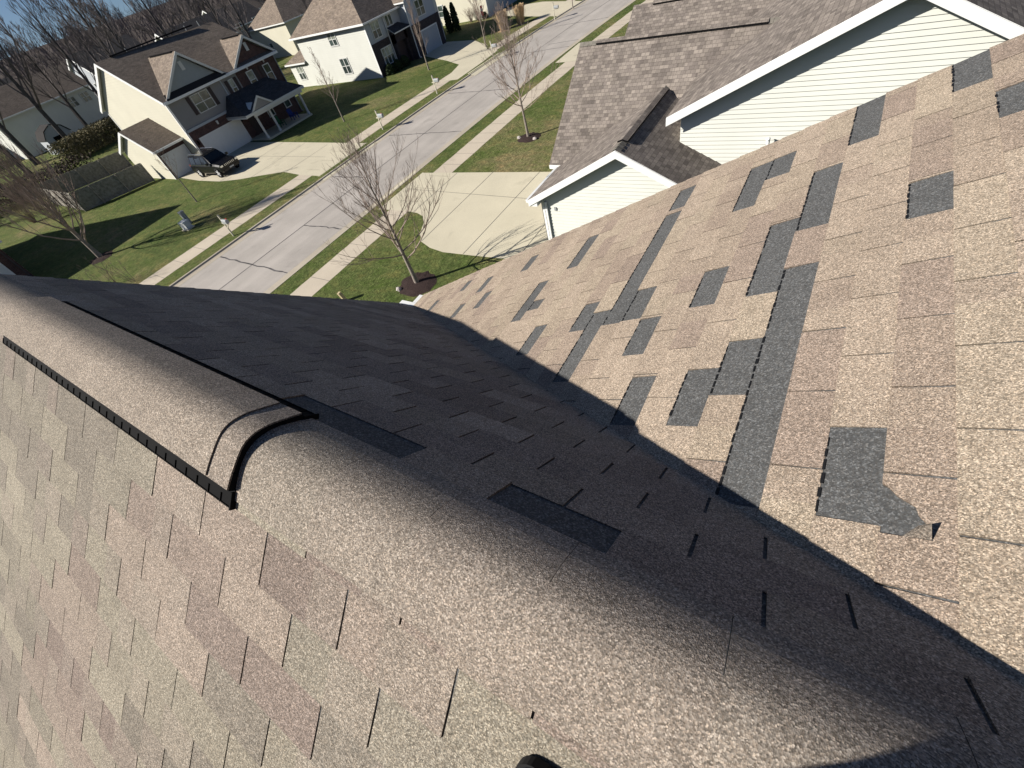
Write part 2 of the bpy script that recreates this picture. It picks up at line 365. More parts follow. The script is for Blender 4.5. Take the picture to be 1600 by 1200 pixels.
for i in rows:
    s0=-0.016+eR*i; s1=s0+eR
    first=(0.655 if i%2==0 else 0.798)+0.0*i
    hl=holesR.get(i,[])
    cust=None
    if i==3:
        a,b=0.515,0.795
        cust=(0.655,[[(a,s0),(0.632,s0),(0.634,s0+0.090),(0.625,s1+.002),(a,s1+.002)],[(0.634,s0+0.090),(0.664,s0+0.084),(0.690,s0+0.066),(0.705,s1+.002),(0.625,s1+.002)],
             [(0.690,s0+0.066),(0.712,s0+0.060),(0.735,s0+0.028),(0.745,s1+.002),(0.705,s1+.002)],[(0.735,s0+0.028),(0.757,s0+0.012),(0.765,s0-0.0),(b,s0),(b,s1+.002),(0.745,s1+.002)]])
    # the cross gable covers part of this slope: keep y above the front valley, and below the rear one
    def vy(s,sg): return YR+sg*(ZR-(Z0+sB*s))/tA
    cs=sB/tA
    # front: y >= YR+(ZR-Z0-sB*s)/tA  ->  -y - cs*s <= -(YR+(ZR-Z0)/tA)
    c_front=[(-1,-cs,-(YR+(ZR-Z0)/tA)+0.0)]
    c_rear=[(1,-cs,(YR-(ZR-Z0)/tA))]
    course(mb,frR,s0,s1+0.002,first,tR,-0.9,YTOP,c_front+[(1,0,YTOP)],holes=hl,custom=cust,gap=0.0056,hb=0.0062)
    if s1<1.05:
        course(mb,frR,s0,s1+0.002,first,tR,-3.2,0.11,c_rear,gap=0.0056,hb=0.0062)
    for (p,q) in hl:                      # sealant dashes left where a tab tore off
        if i<-16: continue
        a=p+0.012
        while a<q-0.02:
            w=rng.uniform(0.022,0.036); hgt=rng.uniform(0.004,0.0085)
            if rng.random()<0.93:
                tar.box(a,min(a+w,q-0.006),s0+rng.uniform(-0.002,0.002),s0+hgt,-0.0005,0.0024,fr=frR)
            a+=w+rng.uniform(0.006,0.014)
main=near(mb,'main_roof_slope',M_GRAN)
near(tar,'sealant_strip',M_TAR)
# torn, curled corner
mb=MB(); s0=-0.016+eR*3
c=(0.16,0.14,0.12)
P=[frR(0.634,s0+0.040,0.0035),frR(0.664,s0+0.066,0.006),frR(0.634,s0+0.088,0.006),frR(0.660,s0+0.090,0.030),frR(0.650,s0+0.066,0.012)]
mb.face([P[0],P[1],P[4]],c); mb.face([P[0],P[4],P[2]],c); mb.face([P[4],P[3],P[2]],c); mb.face([P[1],P[3],P[4]],c)
near(mb,'torn_flap',M_GRAN)['label']='curled corner of a torn shingle'
# felt under the tabs: one sheet per slope
mb=MB()
vD=lambda s:vx(s)
mb.face([frU(XL,0.183,0),frU(vx(0.183),0.183,0),frU(vx(4.0),4.0,0),frU(XL,4.0,0)][::-1])
mb.face([frD(XL,0.183,0),frD(XL,3.93,0),frD(vx(3.93),3.93,0),frD(vx(0.183),0.183,0)][::-1])
yv=lambda s:YR+(ZR-(Z0+sB*s))/tA
yw=lambda s:YR-(ZR-(Z0+sB*s))/tA
s_ap=(ZR-Z0)/sB
mb.face([frR(yv(S_EAVE),S_EAVE,0),frR(yv(s_ap),s_ap,0),frR(YTOP,s_ap,0),frR(YTOP,S_EAVE,0)])
mb.face([frR(-3.2,s_ap,0),frR(yw(s_ap),s_ap,0),frR(yw(-4.6),-4.6,0)])
mb.face([frR(-3.2,s_ap,0),frR(-3.2,3.3,0),frR(YTOP,3.3,0),frR(YTOP,s_ap,0)][::-1])
near(mb,'underlayment',M_DECK)
# --- ridge cap: shingles bent over the ridge, cut-outs showing on the shaded side
def capprof(lift,sn,sf,n=10,ctl=0.0,w=1.25):
    P0=Vector(frU(0,sn,lift)[1:]);P2=Vector(frD(0,sf,lift)[1:]);P1=Vector((YR,ZR+ctl+lift/cA))
    out=[]
    for k in range(n+1):
        t=k/n; p=(P0*(1-t)**2+P1*2*w*t*(1-t)+P2*t*t)/((1-t)**2+2*w*t*(1-t)+t*t); out.append((p.x,p.y))
    return out
def sweep(mb,prof,thick,a0,a1,col,cols=None):
    n=len(prof); nor=[]
    for i in range(n):
        p=prof[max(i-1,0)];q=prof[min(i+1,n-1)]; d=Vector((q[0]-p[0],q[1]-p[1])).normalized(); nor.append(Vector((-d.y,d.x)))
    low=[(prof[i][0]-nor[i].x*thick,prof[i][1]-nor[i].y*thick) for i in range(n)]
    for i in range(n-1):
        mb.face([(a0,*prof[i]),(a1,*prof[i]),(a1,*prof[i+1]),(a0,*prof[i+1])],col)
        mb.face([(a0,*low[i]),(a0,*low[i+1]),(a1,*low[i+1]),(a1,*low[i])],col)
        for a in (a0,a1): mb.face([(a,*prof[i]),(a,*prof[i+1]),(a,*low[i+1]),(a,*low[i])],tuple(x*.5 for x in col))
    for i in (0,n-1): mb.face([(a0,*prof[i]),(a1,*prof[i]),(a1,*low[i]),(a0,*low[i])],tuple(x*.5 for x in col))
mb=MB(); prof=capprof(0.0105,0.190,0.194,20,0.002,1.6)
xa=XL; edges=[]; k=-0.225
xs=[]
while k>XL: xs.append(k); k-=0.2955
while xs[0]<0.92: xs.insert(0,xs[0]+0.2955)
xs=sorted(xs)
for i in range(len(xs)-1):
    c=rng.choice(TINTN); q=rng.uniform(0.97,1.03); c=tuple(x*q for x in c)
    sweep(mb,prof,0.006,xs[i]+0.0012,xs[i+1]-0.0012,c)
    sweep(mb,prof[:14],0.006,xs[i+1]-0.0012,xs[i+1]+0.0012,c)
    sweep(mb,prof[13:],0.0045,xs[i+1]-0.0012,xs[i+1]-0.0002,c)
sweep(mb,prof,0.006,XL,xs[0]-0.002,TINTN[1])
# supporting fill below the bend so no light leaks under the cap
near(mb,'ridge_cap',M_GRAN,smooth=False)
# --- ridge vent
XV0,XV1=-3.36,-1.125
VP=[(-0.1385,-0.1290),(-0.105,-0.106),(-0.066,-0.083),(-0.040,-0.0685),(-0.018,-0.0605),(0.003,-0.058),(0.023,-0.0605),(0.045,-0.0665),(0.069,-0.077),(0.111,-0.104),(0.154,-0.133)]   # surveyed section of the vent
def ventprof(drop=0.0,cut=0):
    o=[((0.1139+y)*0.945,(-0.7852+z)*0.945-drop) for y,z in VP]
    # round it off between the survey points
    q=[o[0]]
    for p,r in zip(o[:-1],o[1:]): q+= [(p[0]*.75+r[0]*.25,p[1]*.75+r[1]*.25),(p[0]*.25+r[0]*.75,p[1]*.25+r[1]*.75)]
    q.append(o[-1]); return q[cut:len(q)-cut] if cut else q
vent=MB(); pv=ventprof(-0.007)
sweep(vent,pv,0.0055,XV0,XV1-0.105,(0.275,0.238,0.200))
near(vent,'ridge_vent',M_GRAN)
ventobj=bpy.data.objects['ridge_vent']
v2=MB(); pv2=ventprof(-0.001); sweep(v2,pv2,0.005,XV1-0.115,XV1,(0.262,0.226,0.192)); o=v2.build('end_shingle',M_GRAN,ventobj,scale=K)
v3=MB()
sweep(v3,ventprof(0.0042),0.026,XV0+0.004,XV1-0.004,(1,1,1))
pe_=ventprof(0.0075); sweep(v3,pe_[:4],0.024,XV0+0.004,XV1-0.002,(1,1,1)); sweep(v3,pe_[-4:],0.024,XV0+0.004,XV1-0.002,(1,1,1))
for fr in (frU,frD):                       # louvred lip standing out past the shingle along each edge
    v3.box(XV0+0.004,XV1+0.001,0.160,0.217,0.004,0.0125,fr=fr)
    v3.box(XV0+0.004,XV1+0.001,0.214,0.217,0.0125,0.0155,fr=fr)
    a=XV0+0.01
    while a<XV1-0.01:
        v3.box(a,a+0.003,0.190,0.2174,0.0125,0.0160,fr=fr); a+=0.0675
    v3.box(XV1-0.004,XV1+0.001,0.165,0.217,0.0125,0.021,fr=fr)
o=v3.build('baffle',M_BLACK,ventobj,scale=K)
for (a_,s_,r_) in ((-1.235,0.085,0.006),(-1.20,0.135,0.0075),(-1.255,0.115,0.004)):
    m_=MB(); q_=[frU(a_+r_*math.cos(t_*1.05)*(1+.3*(t_%2)),s_+1.5*r_*math.sin(t_*1.05),-0.0105 if s_<.1 else 0.0065) for t_ in range(6)]; m_.face(q_); m_.build('tar_spot',M_TAR,ventobj,scale=K)
# smooth the bent pieces
for nm in ('ridge_cap','ridge_vent','end_shingle'):
    pass
# --- fascia, gutter, soffit and the walls below
mb=MB()
mb.box(-4.53,-4.50,-3.0,2.80,-3.4,-0.9)if False else None
zE=ZR-sA*3.93
def frV(a,s,h): return (a,s,h)
mb.prism([(YR,ZR-0.012),(YR+cA*3.93,zE-0.012),(YR+cA*3.93,zE-0.18),(YR,ZR-0.19),(YR-cA*4.0,ZR-sA*4.0-0.19),(YR-cA*4.0,ZR-sA*4.0-0.012)],lambda a,y,z:(a,y,z),XL-0.02,XL+0.01)
yE=YTOP
mb.prism([(cB*S_EAVE,Z0+sB*S_EAVE-0.012),(3.0*cB,Z0+sB*3.0-0.012),(3.0*cB,Z0+sB*3.0-0.19),(cB*S_EAVE,Z0+sB*S_EAVE-0.19)],lambda a,x,z:(x,a,z),YTOP-0.01,YTOP+0.015)
near(mb,'fascia',M_WHITE)
mb=MB(); xe=cB*S_EAVE; ze=Z0+sB*S_EAVE
mb.prism([(xe-0.10,ze-0.02),(xe,ze-0.02),(xe,ze-0.12),(xe-0.07,ze-0.12)],lambda a,x,z:(x,a,z),yv(S_EAVE)-0.05,YTOP)
near(mb,'gutter',M_WHITE); mb=MB()
yg=YR+cA*3.93
mb.prism([(yg+0.10,zE-0.02),(yg,zE-0.02),(yg,zE-0.12),(yg+0.07,zE-0.12)],lambda a,y,z:(a,y,z),XL,xe)
near(mb,'gutter',M_WHITE)
mb=MB(); zb=-H/K
mb.box(XL+0.25,3.0,-3.0,yg-0.2,zb,zE-0.2); mb.box(xe+0.3,4.0,0,YTOP-0.2,zb,ze-0.2)
mb.prism([(-2.9,ZR-sA*3.9-0.03),(YR,ZR-0.2),(yg-0.2,zE-0.15)],lambda a,y,z:(a,y,z),XL+0.25,XL+0.3)
mb.prism([(xe+0.3,ze-0.2),(2.9*cB,ze-0.2),(2.9*cB,Z0+sB*2.9-0.05),(xe+0.3,ze+0.10)],lambda a,x,z:(x,a,z),YTOP-0.25,YTOP-0.2)
near(mb,'wall',M_CREAM)
# ================================================================ ground, street, pavements
def gz(z): return z-H
def sheet(name,poly,z,mat,kind='structure',parent=None,thick=0.0):
    mb=MB(); T=[(x,y,gz(z)) for x,y in poly]
    ar=sum(poly[i][0]*poly[(i+1)%len(poly)][1]-poly[(i+1)%len(poly)][0]*poly[i][1] for i in range(len(poly)))
    if ar<0: T=T[::-1]
    mb.face(T)
    if thick:
        n=len(T)
        for i in range(n): p,q=T[i],T[(i+1)%n]; mb.face([p,(p[0],p[1],p[2]-thick),(q[0],q[1],q[2]-thick),q])
    o=mb.build(name,mat,parent)
    if not parent: o['kind']=kind
    return o
def off(y): return 0.0 if y<28 else (0.0016*(y-28)**2 if y<75 else 0.0016*47**2+0.15*(y-75))
YS=[-60,-30,-10,0,5,10,15,20,25,28,31,34,37,40,43,46,49,52,55,58,61,65,70,75,85,100,130]
def band(x0,x1,ys=YS,z=0.0,rag=0.0,seed=1):
    r=random.Random(seed); L=[];Rr=[]
    if rag:
        yy=[]; y=ys[0]
        while y<ys[-1]: yy.append(y); y+=0.5 if -5<y<70 else 5
        yy.append(ys[-1]); ys=yy
    for y in ys:
        j=(lambda: r.uniform(-rag,rag)) if rag else (lambda:0)
        L.append((x0+off(y)+j(),y)); Rr.append((x1+off(y)+j(),y))
    return L,Rr
def bandsheet(name,x0,x1,z,mat,ys=YS,rag=0.0,kind='structure'):
    L,Rr=band(x0,x1,ys,rag=rag); mb=MB()
    for i in range(len(L)-1): mb.face([(*L[i],gz(z)),(*Rr[i],gz(z)),(*Rr[i+1],gz(z)),(*L[i+1],gz(z))])
    o=mb.build(name,mat); o['kind']=kind; return o
sheet('ground',[(-1500,-1500),(1500,-1500),(1500,1500),(-1500,1500)],-0.16,M_LAWN)
bandsheet('street',-30.75,-22.35,-0.08,M_ROAD)
# kerbs: flat gutter pan and a low rolled kerb
XKR,XKL=-22.5,-30.65
def kerb(name,x,sg):
    mb=MB(); prof=[(0.0,-0.074),(0.42,-0.070),(0.50,-0.052),(0.56,0.012),(0.70,0.016),(0.70,-0.12)]
    for i in range(len(YS)-1):
        for k in range(len(prof)-1):
            a,b=prof[k],prof[k+1]
            P=[(x+sg*a[0]+off(YS[i]),YS[i],gz(a[1])),(x+sg*b[0]+off(YS[i]),YS[i],gz(b[1])),(x+sg*b[0]+off(YS[i+1]),YS[i+1],gz(b[1])),(x+sg*a[0]+off(YS[i+1]),YS[i+1],gz(a[1]))]
            mb.face(P if sg>0 else P[::-1])
    o=mb.build(name,M_CURB); o['kind']='structure'
kerb('kerb_near',XKR-0.45,1); kerb('kerb_far',XKL+0.45,-1)
# lawns either side of the street
def lawn(name,x_edge,x_out,rag):
    L,_=band(x_edge,x_edge,rag=rag,seed=5); mb=MB(); 
    for i in range(len(L)-1):
        mb.face([(*L[i],gz(0)),(x_out,L[i][1],gz(0)),(x_out,L[i+1][1],gz(0)),(*L[i+1],gz(0))] if x_out>x_edge else [(x_out,L[i][1],gz(0)),(*L[i],gz(0)),(*L[i+1],gz(0)),(x_out,L[i+1][1],gz(0))])
        mb.face([(*L[i],gz(0)),(*L[i+1],gz(0)),(*L[i+1],gz(-0.14)),(*L[i],gz(-0.14))])
    o=mb.build(name,M_LAWN); o['kind']='structure'
lawn('lawn_near',XKR+0.22,200,0.03); lawn('lawn_far',XKL-0.22,-260,0.03)
bandsheet('pavement_near',-20.85,-19.35,0.006,M_WALK,rag=0.018)
bandsheet('pavement_far',-34.0,-32.35,0.006,M_WALK,rag=0.018)
# joints
mb=MB()
def jline(p,q,w,z,mb):
    p=Vector(p);q=Vector(q); d=(q-p).normalized(); n=Vector((-d.y,d.x))*w/2
    mb.face([(p.x+n.x,p.y+n.y,gz(z)),(p.x-n.x,p.y-n.y,gz(z)),(q.x-n.x,q.y-n.y,gz(z)),(q.x+n.x,q.y+n.y,gz(z))][::-1])
rj=random.Random(3)
def wob(x0,y0,x1,y1,w,z,mb,n=10,a=0.05):
    pts=[(x0+(x1-x0)*t/n+rj.uniform(-a,a)*(0<t<n),y0+(y1-y0)*t/n+rj.uniform(-a,a)*(0<t<n)) for t in range(n+1)]
    for i in range(n): jline(pts[i],pts[i+1],w*rj.uniform(0.75,1.3),z,mb)
for i in range(len(YS)-1): jline((-26.5+off(YS[i]),YS[i]),(-26.5+off(YS[i+1]),YS[i+1]),0.07,-0.076,mb)
for y,x0,x1,dy in [(9.9,-30.2,-22.9,-0.15),(14.0,-26.5,-22.9,0.1),(20.0,-30.2,-26.5,0.1),(26.8,-30.2,-22.9,0.35),(35.3,-30.2,-22.9,-0.2),(44.5,-29.5,-22.3,0.5),(46.5,-26,-22.2,0.4),(53,-29,-21.4,0.3),(2,-30.2,-22.9,0.1)]:
    wob(x0+off(y),y,x1+off(y),y+dy,0.085,-0.076,mb,12,0.06)
o=mb.build('road_joints',M_JOINT); o['kind']='structure'
mb=MB(); y=-10
while y<62:
    jline((-20.85+off(y),y),(-19.35+off(y),y),0.022,0.010,mb); jline((-34.0+off(y),y+.4),(-32.35+off(y),y+.4),0.022,0.010,mb); y+=1.52
# driveways
def drive(name,poly,apron,z=0.010): 
    sheet(name,poly,z,M_CONC)
def apron(name,x_in,x_out,y0,y1,flare):       # slopes down to the gutter
    mb=MB(); o0,o1=off(y0),off(y1)
    mb.face([(x_in+o0,y0,gz(0.011)),(x_out+o0,y0-flare,gz(-0.066)),(x_out+o1,y1+flare,gz(-0.066)),(x_in+o1,y1,gz(0.011))][::(1 if x_out>x_in else -1)])
    o=mb.build(name,M_CONC); o['kind']='structure'
sheet('driveway_near',[(-21.6,20.75),(-21.6,16.3),(-19.3,16.30),(-18.56,16.22),(-17.9,15.95),(-17.35,15.3),(-16.9,14.4),(-16.3,13.75),(-15.4,13.35),(-14.4,13.15),(-12.6,13.2),(-8.5,13.4),(-8.5,21.1),(-12.5,21.2)],0.010,M_CONC)
apron('apron_near',-21.6,-22.75,16.3,20.75,0.45)
sheet('driveway_far',[(-31.6,25.3),(-31.6,19.9),(-33.9,19.95),(-36.5,20.35),(-39.0,19.6),(-41.0,18.9),(-43.4,18.4),(-47,18.35),(-51.3,18.7),(-51.3,21.3),(-49.7,21.3),(-49.7,26.1),(-44.3,25.9)],0.010,M_CONC)
apron('apron_far',-31.6,-30.4,19.9,25.3,0.5)
sheet('driveway_white_house',[(-31.3,43.2),(-31.3,38.6),(-33.0,38.5),(-34.4,43.3),(-37.5,45.3),(-43.5,48.6),(-43.5,53.5),(-38.5,52.3),(-35.0,49.6),(-33.2,47.2),(-31.5,46.6)],0.012,M_CONC)
apron('apron_white_house',-31.3,-30.0,40.0,45.6,0.6)
sheet('driveway_cream_house',[(-29.6,57.0),(-29.0,62.5),(-36.5,66.5),(-42,67),(-42,63.2),(-38,61.2),(-34,59)],0.012,M_CONC)
sheet('driveway_beyond',[(-21.6,45.2),(-21.6,40.2),(-9,39.5),(-9,45.5)],0.010,M_CONC)
apron('apron_beyond',-21.6,-22.6,40.4,45.0,0.4)
for a,b in [((-18.9,16.3),(-18.9,20.8)),((-16.3,13.8),(-16.3,21.1)),((-13.2,13.2),(-13.2,21.2)),((-10.3,13.3),(-10.3,21.1)),((-36.2,20.4),(-36.2,25.2)),((-39.8,19.3),(-39.8,25.6)),((-43.4,18.4),(-43.4,25.9)),((-46.6,18.4),(-46.6,25.9)),((-34,22.9),(-49,23.1)),((-21.4,18.7),(-9,18.2)),((-36,47.6),(-40,49.5)),((-38,45.6),(-39,51.5))]:
    jline(a,b,0.028,0.015,mb)
o=mb.build('pavement_joints',M_JOINT); o['kind']='structure'
# far rise with woods
mb=MB(); n=40
def hz(x,y):
    d=math.hypot(x+40,y-30); return max(0,(d-230))*0.035*(1+0.3*math.sin(x*0.011)+0.25*math.sin(y*0.013+1))
gx=[-1300+i*(2600/n) for i in range(n+1)]
for i in range(n):
    for j in range(n):
        P=[(gx[i],gx[j]),(gx[i+1],gx[j]),(gx[i+1],gx[j+1]),(gx[i],gx[j+1])]
        if min(math.hypot(x+40,y-30) for x,y in P)<150: continue
        mb.face([(x,y,gz(min(hz(x,y),16)+0.03)) for x,y in P])
M_HILL=plain('winter_hillside',(0.075,0.062,0.055),0.95,0.1,var=0.35,scale=0.02)
o=mb.build('hills',M_HILL,smooth=True); o['kind']='structure'

# ================================================================ houses
def roof_slab(mb,pts,rowdir,th=0.16,m=0,over=None):
    """a sloping roof plane; pts in order, uv in metres with courses along rowdir"""
    P=[Vector(p) for p in pts]; n=(P[1]-P[0]).cross(P[2]-P[0]).normalized()
    if n.z<0: P=P[::-1]; n=-n
    e=Vector(rowdir).normalized(); e=(e-n*e.dot(n)).normalized(); g=n.cross(e)
    if g.z<0: g=-g
    uv=[(p.dot(e),p.dot(g)) for p in P]
    mb.face(P,(1,1,1),uv,m)
    D=Vector((0,0,-th)); k=len(P)
    for i in range(k): mb.face([P[i],P[i]+D,P[(i+1)%k]+D,P[(i+1)%k]],(1,1,1),None,1)
    mb.face([p+D for p in P][::-1],(1,1,1),None,2)
def lapwall(mb,poly,fr,lap=0.115,step=0.012,col=(1,1,1)):
    """clapboards over a convex wall outline; fr(h,z,out)"""
    z0=min(p[1] for p in poly); z1=max(p[1] for p in poly); z=z0
    while z<z1-1e-4:
        zt=min(z+lap,z1); pc=clip(clip(poly,0,1,zt),0,-1,-z)
        if len(pc)>=3:
            mb.face([fr(p[0],p[1],step*(1-(p[1]-z)/lap)) for p in pc],col)
            b=[p for p in pc if abs(p[1]-z)<1e-5]
            if len(b)>=2:
                a,c=min(b),max(b); mb.face([fr(a[0],z,step),fr(a[0],z,0),fr(c[0],z,0),fr(c[0],z,step)],col)
        z+=lap
def frX(x0,sg=1): return lambda h,z,o:(x0+sg*o,h,gz(z))       # wall facing +-X, h along Y
def frY(y0,sg=-1): return lambda h,z,o:(h,y0+sg*o,gz(z))      # wall facing +-Y, h along X
def fbox(mb,fr,h0,h1,z0,z1,o0,o1,m=0):
    P=[fr(h0,z0,o0),fr(h1,z0,o0),fr(h1,z0,o1),fr(h0,z0,o1),fr(h0,z1,o0),fr(h1,z1,o0),fr(h1,z1,o1),fr(h0,z1,o1)]
    for q in ((0,3,2,1),(4,5,6,7),(0,1,5,4),(1,2,6,5),(2,3,7,6),(3,0,4,7)): mb.face([P[k] for k in q],(1,1,1),None,m)
def window(fr,h0,h1,z0,z1,parent,cols=2,rows=2,shut=False,top=None,fw=0.07,base=0.012):
    """frame with sashes; panes sit behind"""
    mb=MB(); o1=base+0.055
    fbox(mb,fr,h0,h0+fw,z0,z1,0,o1); fbox(mb,fr,h1-fw,h1,z0,z1,0,o1); fbox(mb,fr,h0+fw,h1-fw,z0,z0+fw,0,o1-0.003); fbox(mb,fr,h0+fw,h1-fw,z1-fw,z1,0,o1-0.003)
    for c in range(1,cols): h=h0+(h1-h0)*c/cols; fbox(mb,fr,h-fw*0.55,h+fw*0.55,z0+fw,z1-fw,0,o1-0.006)
    for c in range(cols):
        a=h0+(h1-h0)*c/cols+fw*0.56; b=h0+(h1-h0)*(c+1)/cols-fw*0.56
        for r in range(1,rows): z=z0+(z1-z0)*r/rows; fbox(mb,fr,a,b,z-0.03,z+0.03,0,o1-0.012)
    f=mb.build('window',M_FRAME,parent)
    g=MB(); zm=(z0+z1)/2
    fbox(g,fr,h0+fw*.8,h1-fw*.8,z0+fw*.8,zm,0.0,base+0.012)
    g.build('pane',M_GLASS,f)
    g=MB(); fbox(g,fr,h0+fw*.8,h1-fw*.8,zm+0.001,z1-fw*.8,0.0,base+0.014); g.build('pane',top or M_GLASS,f)
    if shut:
        for (a,b) in ((h0-0.42,h0-0.04),(h1+0.04,h1+0.42)):
            s=MB(); fbox(s,fr,a,b,z0,z1,0,base+0.035)
            k=z0+0.08
            while k<z1-0.1: fbox(s,fr,a+0.05,b-0.05,k,k+0.03,base+0.035,base+0.042); k+=0.07
            s.build('shutter',M_SHUT,parent)
    return f
def garage(fr,h0,h1,z1,parent,mat=None,rows=4,cols=6,base=0.0,lites=False):
    mb=MB(); fbox(mb,fr,h0,h1,0.02,z1,0,base+0.03)
    for r in range(rows):
        for c in range(cols):
            a=h0+(h1-h0)*(c+0.12)/cols; b=h0+(h1-h0)*(c+0.88)/cols; z0=0.02+(z1-0.02)*(r+0.15)/rows; zz=0.02+(z1-0.02)*(r+0.85)/rows
            fbox(mb,fr,a,b,z0,zz,base+0.03,base+0.042)
    d=mb.build('garage_door',mat or M_GDOOR,parent)
    t=MB(); fbox(t,fr,h0-0.12,h0-0.002,0.0,z1+0.12,0,base+0.06); fbox(t,fr,h1+0.002,h1+0.12,0,z1+0.12,0,base+0.06); fbox(t,fr,h0-0.002,h1+0.002,z1+0.002,z1+0.12,0,base+0.055)
    t.build('frame',M_WHITE,d)
    return d
def wallpart(name,mb,mat,parent): return mb.build(name,mat,parent)
def gable_end(mb,fr,h0,h1,zb,ze,zr,lap=None):
    hm=(h0+h1)/2; poly=[(h0,zb),(h1,zb),(h1,ze),(hm,zr),(h0,ze)]
    if lap: lapwall(mb,poly,fr,lap)
    else: mb.face([fr(h,z,0) for h,z in poly])
def downspout(fr,h,z0,z1,parent,mat=None,out=0.10):
    mb=MB(); fbox(mb,fr,h-0.04,h+0.04,z0,z1,0.02,out); fbox(mb,fr,h-0.04,h+0.04,z0-0.02,z0+0.08,0.03,out+0.18); return mb.build('downspout',mat or M_WHITE,parent)
RM=lambda roofm:[roofm,M_WHITE,M_SOFFIT]

# ---- neighbour's house on the right: garage wing, long slope, big gable
nb=thing('neighbour_house','white sided house with brown shingle roofs next to the near driveway','house',(-5,18,-H))
def P_(mb,name,mats,par=None):
    o=mb.build(name,mats,None); par=par or nb; o.parent=par; o.matrix_parent_inverse=Matrix.Translation(-Vector(par.location)); return o
def child(o,par):
    o.parent=par; o.matrix_parent_inverse=Matrix.Translation(-Vector(par.location)); return o
ze=2.88
# garage wing: ridge along Y at x=-5.45, gable faces -Y at y=13.2
xr,yg0=-5.45,13.26; xl,xrr=-8.99,-1.95; zr=ze+(xr-xl)*0.508
mb=MB()
roof_slab(mb,[(xl,yg0,gz(ze)),(xr,yg0,gz(zr)),(xr,18.6,gz(zr)),(xl+0.2,15.9,gz(ze+.1)),(xl,15.9,gz(ze))],(0,1,0))
roof_slab(mb,[(xr,yg0,gz(zr)),(xrr,yg0,gz(ze)),(xrr,18.9,gz(ze)),(xr,18.6,gz(zr))],(0,1,0))
P_(mb,'garage_roof',RM(M_ROOF_N))
mb=MB()                                    # ridge vent on the wing
for sg in (-1,1):
    P=[(xr,yg0+0.62,gz(zr+0.07)),(xr+sg*0.17,yg0+0.62,gz(zr+0.01)),(xr+sg*0.17,18.0,gz(zr+0.01)),(xr,18.0,gz(zr+0.07))]
    Q=[(a,b,c-0.05) for a,b,c in P]
    mb.face(P if sg>0 else P[::-1],(1,1,1),[(p[1],p[0]) for p in (P if sg>0 else P[::-1])],0)
    mb.face([P[1],P[2],Q[2],Q[1]],(1,1,1),None,1); mb.face([P[0],P[1],Q[1],Q[0]],(1,1,1),None,1)
P_(mb,'ridge_vent',[M_ROOF_N,M_BLACK])
mb=MB()                                    # ridge cap row
for sg in (-1,1):
    a=yg0+0.02
    while a<18.3:
        mb.face([(xr,a,gz(zr+0.03)),(xr+sg*0.15,a,gz(zr-0.045)),(xr+sg*0.15,a+0.19,gz(zr-0.055)),(xr,a+0.19,gz(zr+0.02))][::sg]); a+=0.2
P_(mb,'ridge_cap',plain('ridge_cap_grey',(0.20,0.185,0.16),0.95,0.1,var=0.2,scale=8))
mb=MB(); yw_=yg0+0.36; wx0,wx1=xl+0.36,xrr-0.36
fr=frY(yw_,-1); lapwall(mb,[(wx0,0),(wx1,0),(wx1,ze-0.0),(xr,zr-0.20),(wx0,ze-0.0)],fr,0.128,0.026)
mb.box(wx0,wx1,yw_+0.0,18,gz(0),gz(ze-0.02)); P_(mb,'garage_wall',M_WSIDE)
mb=MB(); fbox(mb,fr,wx0-0.02,wx0+0.09,0,ze+0.02,0.0,0.03); fbox(mb,frX(wx0,-1),yw_-0.03,yw_+0.09,0,ze-0.05,0.0,0.02); P_(mb,'corner_trim',M_WHITE)
mb=MB()                                    # rake boards, eave return
for sg,xe_ in ((-1,xl),(1,xrr)):
    mb.prism([(xr,zr-0.01),(xe_,ze-0.01),(xe_,ze-0.24),(xr,zr-0.24)],lambda a,x,z:(x,a,gz(z)),yg0-0.03,yg0-0.002)
mb.prism([(xl-0.02,ze-0.02),(xl+0.36,ze-0.02),(xl+0.36,ze-0.24),(xl-0.02,ze-0.24)],lambda a,x,z:(x,a,gz(z)),yg0,yg0+0.36)
P_(mb,'rake_board',M_WHITE)
mb=MB(); mb.prism([(xl-0.11,ze+0.01),(xl-0.005,ze+0.01),(xl-0.005,ze-0.10),(xl-0.08,ze-0.10)],lambda a,x,z:(x,a,gz(z)),yg0-0.02,15.85)
P_(mb,'gutter',M_WHITE)
child(downspout(fr,wx0+0.2,0.1,ze-0.2,None),nb)
# long slope facing us, ridge along X
XQ0=-9.48; YQ0,YQ1=16.02,19.98; zq1=ze+0.763*(YQ1-YQ0)
